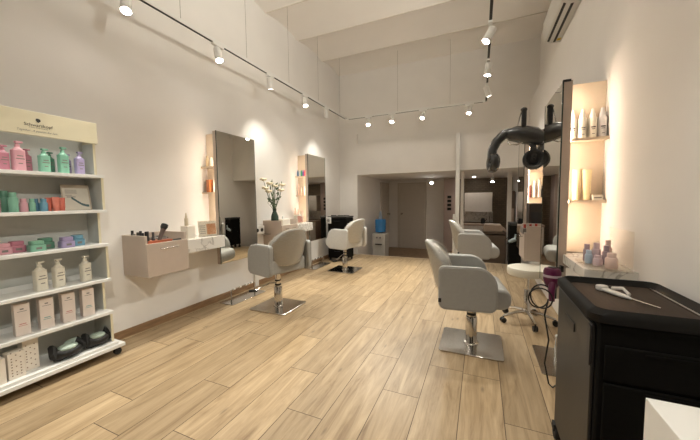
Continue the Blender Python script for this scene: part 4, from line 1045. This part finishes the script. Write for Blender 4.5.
obj('barrel', B().tube([(-0.05, 0, 0), (0.0, 0, 0.02), (0.06, 0, 0.05)], 0.03, seg=14, rs=[0.02, 0.032, 0.03]), M_c('pale_blue_grey', 150, 165, 170), t)
obj('handle', B().tube([(0.03, 0, 0.03), (0.05, 0.0, 0.08), (0.055, 0.0, 0.13)], 0.013), M_c('pale_blue_grey', 150, 165, 170), t)
tag(obj('power_cable', B().tube([(0, 0, 0), (-0.05, 0, -0.04), (-0.06, 0, 0.04), (-0.02, 0, 0.08)], 0.005, seg=6), M_RUBBER, loc=(0.44, 5.54, 0.46)), 'short curled dark cord beside the pale hairdryer', 'cord')

# ------------------------------------------------------------------ water cooler
t = thing('water_cooler', 'white water cooler with a blue bottle beside the rear passage wall', 'water cooler', (-2.17, 6.75, -0.2))
M_COOL = mat('cooler_plastic', (0.50, 0.48, 0.44), 0.45)
obj('cabinet', B().box(-0.155, 0.155, -0.15, 0.15, 0, 0.60), M_COOL, t, bevel=0.012)
obj('drip_tray', B().box(-0.08, 0.08, -0.19, -0.151, 0.34, 0.36), M_BLACK, t)
for sx in (-0.04, 0.04): obj('tap', B().box(sx-0.012, sx+0.012, -0.185, -0.151, 0.49, 0.52), M_c('tap_%s' % ('a' if sx < 0 else 'b'), 90, 90, 100), t)
bl = mat('blue_water_bottle', (0.03, 0.22, 0.55), 0.15, coat=0.5)
b = B(); b.lathe([(0.05, 0.60), (0.125, 0.63), (0.130, 0.66), (0.124, 0.68), (0.130, 0.70), (0.130, 0.76), (0.124, 0.78), (0.130, 0.80), (0.130, 0.90), (0.115, 0.93), (0.05, 0.94)], seg=24); obj('bottle', b, bl, t)
b = B(); b.lathe([(0.10, 0.94), (0.05, 0.96), (0.035, 1.0), (0.035, 1.10), (0.02, 1.13), (0.002, 1.135)], seg=16)
t2 = tag(obj('glass_jug', B().lathe([(0.05, 0), (0.052, 0.01), (0.04, 0.06), (0.03, 0.12), (0.02, 0.17), (0.002, 0.175)], seg=16), mat('pale_blue_glass', (0.35, 0.42, 0.52), 0.1), loc=(-2.17, 6.75, -0.2+0.941)), 'pale blue pointed bottle standing on top of the water cooler bottle', 'bottle')

# ------------------------------------------------------------------ rear kitchen corner
t = thing('upper_cabinet', 'pale upper kitchen cabinets on the brown tiled rear wall', 'cabinet', (-0.06, 8.7, 0.84))
obj('body', B().box(-0.33, 0.33, -0.30, 0, 0, 0.50), M_DOOR, t)
for k in range(2): obj('cabinet_door', B().box(-0.33+0.33*k+0.003, 0.33*k-0.003, -0.318, -0.301, 0.003, 0.497), M_DOOR, t, bevel=0.002)
tag(obj('backsplash', B().box(-0.42, 0.30, 8.67, 8.7, 0.56, 0.84), M_MARBLE), 'veined marble backsplash under the rear upper cabinets', 'backsplash')
t = thing('base_cabinet', 'pale kitchen base cabinet with worktop at the rear wall', 'cabinet', (-0.06, 8.67, -0.2))
obj('body', B().box(-0.36, 0.36, -0.42, 0, 0.0, 0.70), M_BEIGEU, t)
obj('worktop', B().box(-0.37, 0.37, -0.44, 0, 0.70, 0.74), M_BEIGEU, t, bevel=0.004)
for k in range(2): 
    dd = obj('cabinet_door', B().box(-0.355+0.355*k+0.003, 0.355*k-0.003, -0.436, -0.421, 0.05, 0.69), M_DOOR, t, bevel=0.002)
t = thing('coffee_maker', 'small dark kettle standing on the rear kitchen worktop', 'kettle', (0.06, 8.44, 0.54))
obj('pot', B().lathe([(0.05, 0), (0.055, 0.02), (0.045, 0.12), (0.03, 0.14)], seg=16), M_BLACK, t)
obj('spout', B().tube([(0.04, 0, 0.06), (0.08, 0, 0.10), (0.09, 0, 0.12)], 0.008), M_BLACK, t)
tag(obj('tap_faucet', B().tube([(0, 0, 0), (0, 0, 0.16), (0, -0.03, 0.2), (0, -0.10, 0.18)], 0.009), M_CHROME, loc=(0.22, 8.58, 0.54)), 'slim kitchen tap right of the dark kettle', 'tap')
# wash unit
t = thing('backwash_unit', 'brown backwash unit with beige headrest in the rear room', 'backwash unit', (0.22, 6.80, -0.15))
obj('body', B().box(-0.20, 0.26, -0.10, 0.5, 0, 0.60), M_BROWNU, t, bevel=0.01)
obj('ledge', B().box(-0.22, 0.26, -0.14, 0.45, 0.62, 0.66), M_BROWNU, t, bevel=0.008)
obj('basin', B().prism([(-0.17, 0.66), (0.20, 0.66), (0.17, 0.80), (-0.14, 0.80)], 'y', -0.10, 0.30), M_BEIGEU, t, bevel=0.012)
obj('arm_flap', B().prism([(0.19, 0.70), (0.26, 0.665), (0.26, 0.70), (0.19, 0.76)], 'y', -0.1, 0.2), M_BEIGEU, t, bevel=0.004)
# slim glass cupboard right of the post
t = thing('tall_cupboard', 'slim pale cupboard with dark doors at the right of the rear room', 'cupboard', (0.63, 8.0, -0.2))
obj('body', B().box(-0.05, 0.09, -0.2, 0.2, 0, 1.55), M_BROWNU, t)
obj('cupboard_door', B().box(-0.04, 0.08, -0.212, -0.2005, 0.70, 1.15), M_BEIGEU, t)

# ------------------------------------------------------------------ world, camera, colour
w = bpy.data.worlds.new('world'); scene.world = w; w.use_nodes = True
w.node_tree.nodes['Background'].inputs[0].default_value = (0.8, 0.85, 1, 1); w.node_tree.nodes['Background'].inputs[1].default_value = 0.0

pit, yaw, rol = 0.0686, 0.4134, -0.01177
cp, sp_, cy_, sy_, cr, sr = math.cos(pit), math.sin(pit), math.cos(yaw), math.sin(yaw), math.cos(rol), math.sin(rol)
fw = Vector((-sy_*cp, cy_*cp, -sp_)); rt = Vector((cy_, sy_, 0)); up = rt.cross(fw)
r2 = rt*cr + up*sr; u2 = -rt*sr + up*cr
cam = bpy.data.cameras.new('camera'); co = bpy.data.objects.new('camera', cam); col.objects.link(co)
Mc = Matrix(((r2.x, u2.x, -fw.x, 0), (r2.y, u2.y, -fw.y, 0), (r2.z, u2.z, -fw.z, 1.2), (0, 0, 0, 1)))
co.matrix_world = Mc
cam.sensor_width = 36; cam.lens = 298/700*36; cam.clip_start = 0.02
scene.camera = co
vs = scene.view_settings
vs.view_transform = 'Standard'; vs.look = 'None'; vs.gamma = 1; vs.exposure = 1.10; vs.use_curve_mapping = False
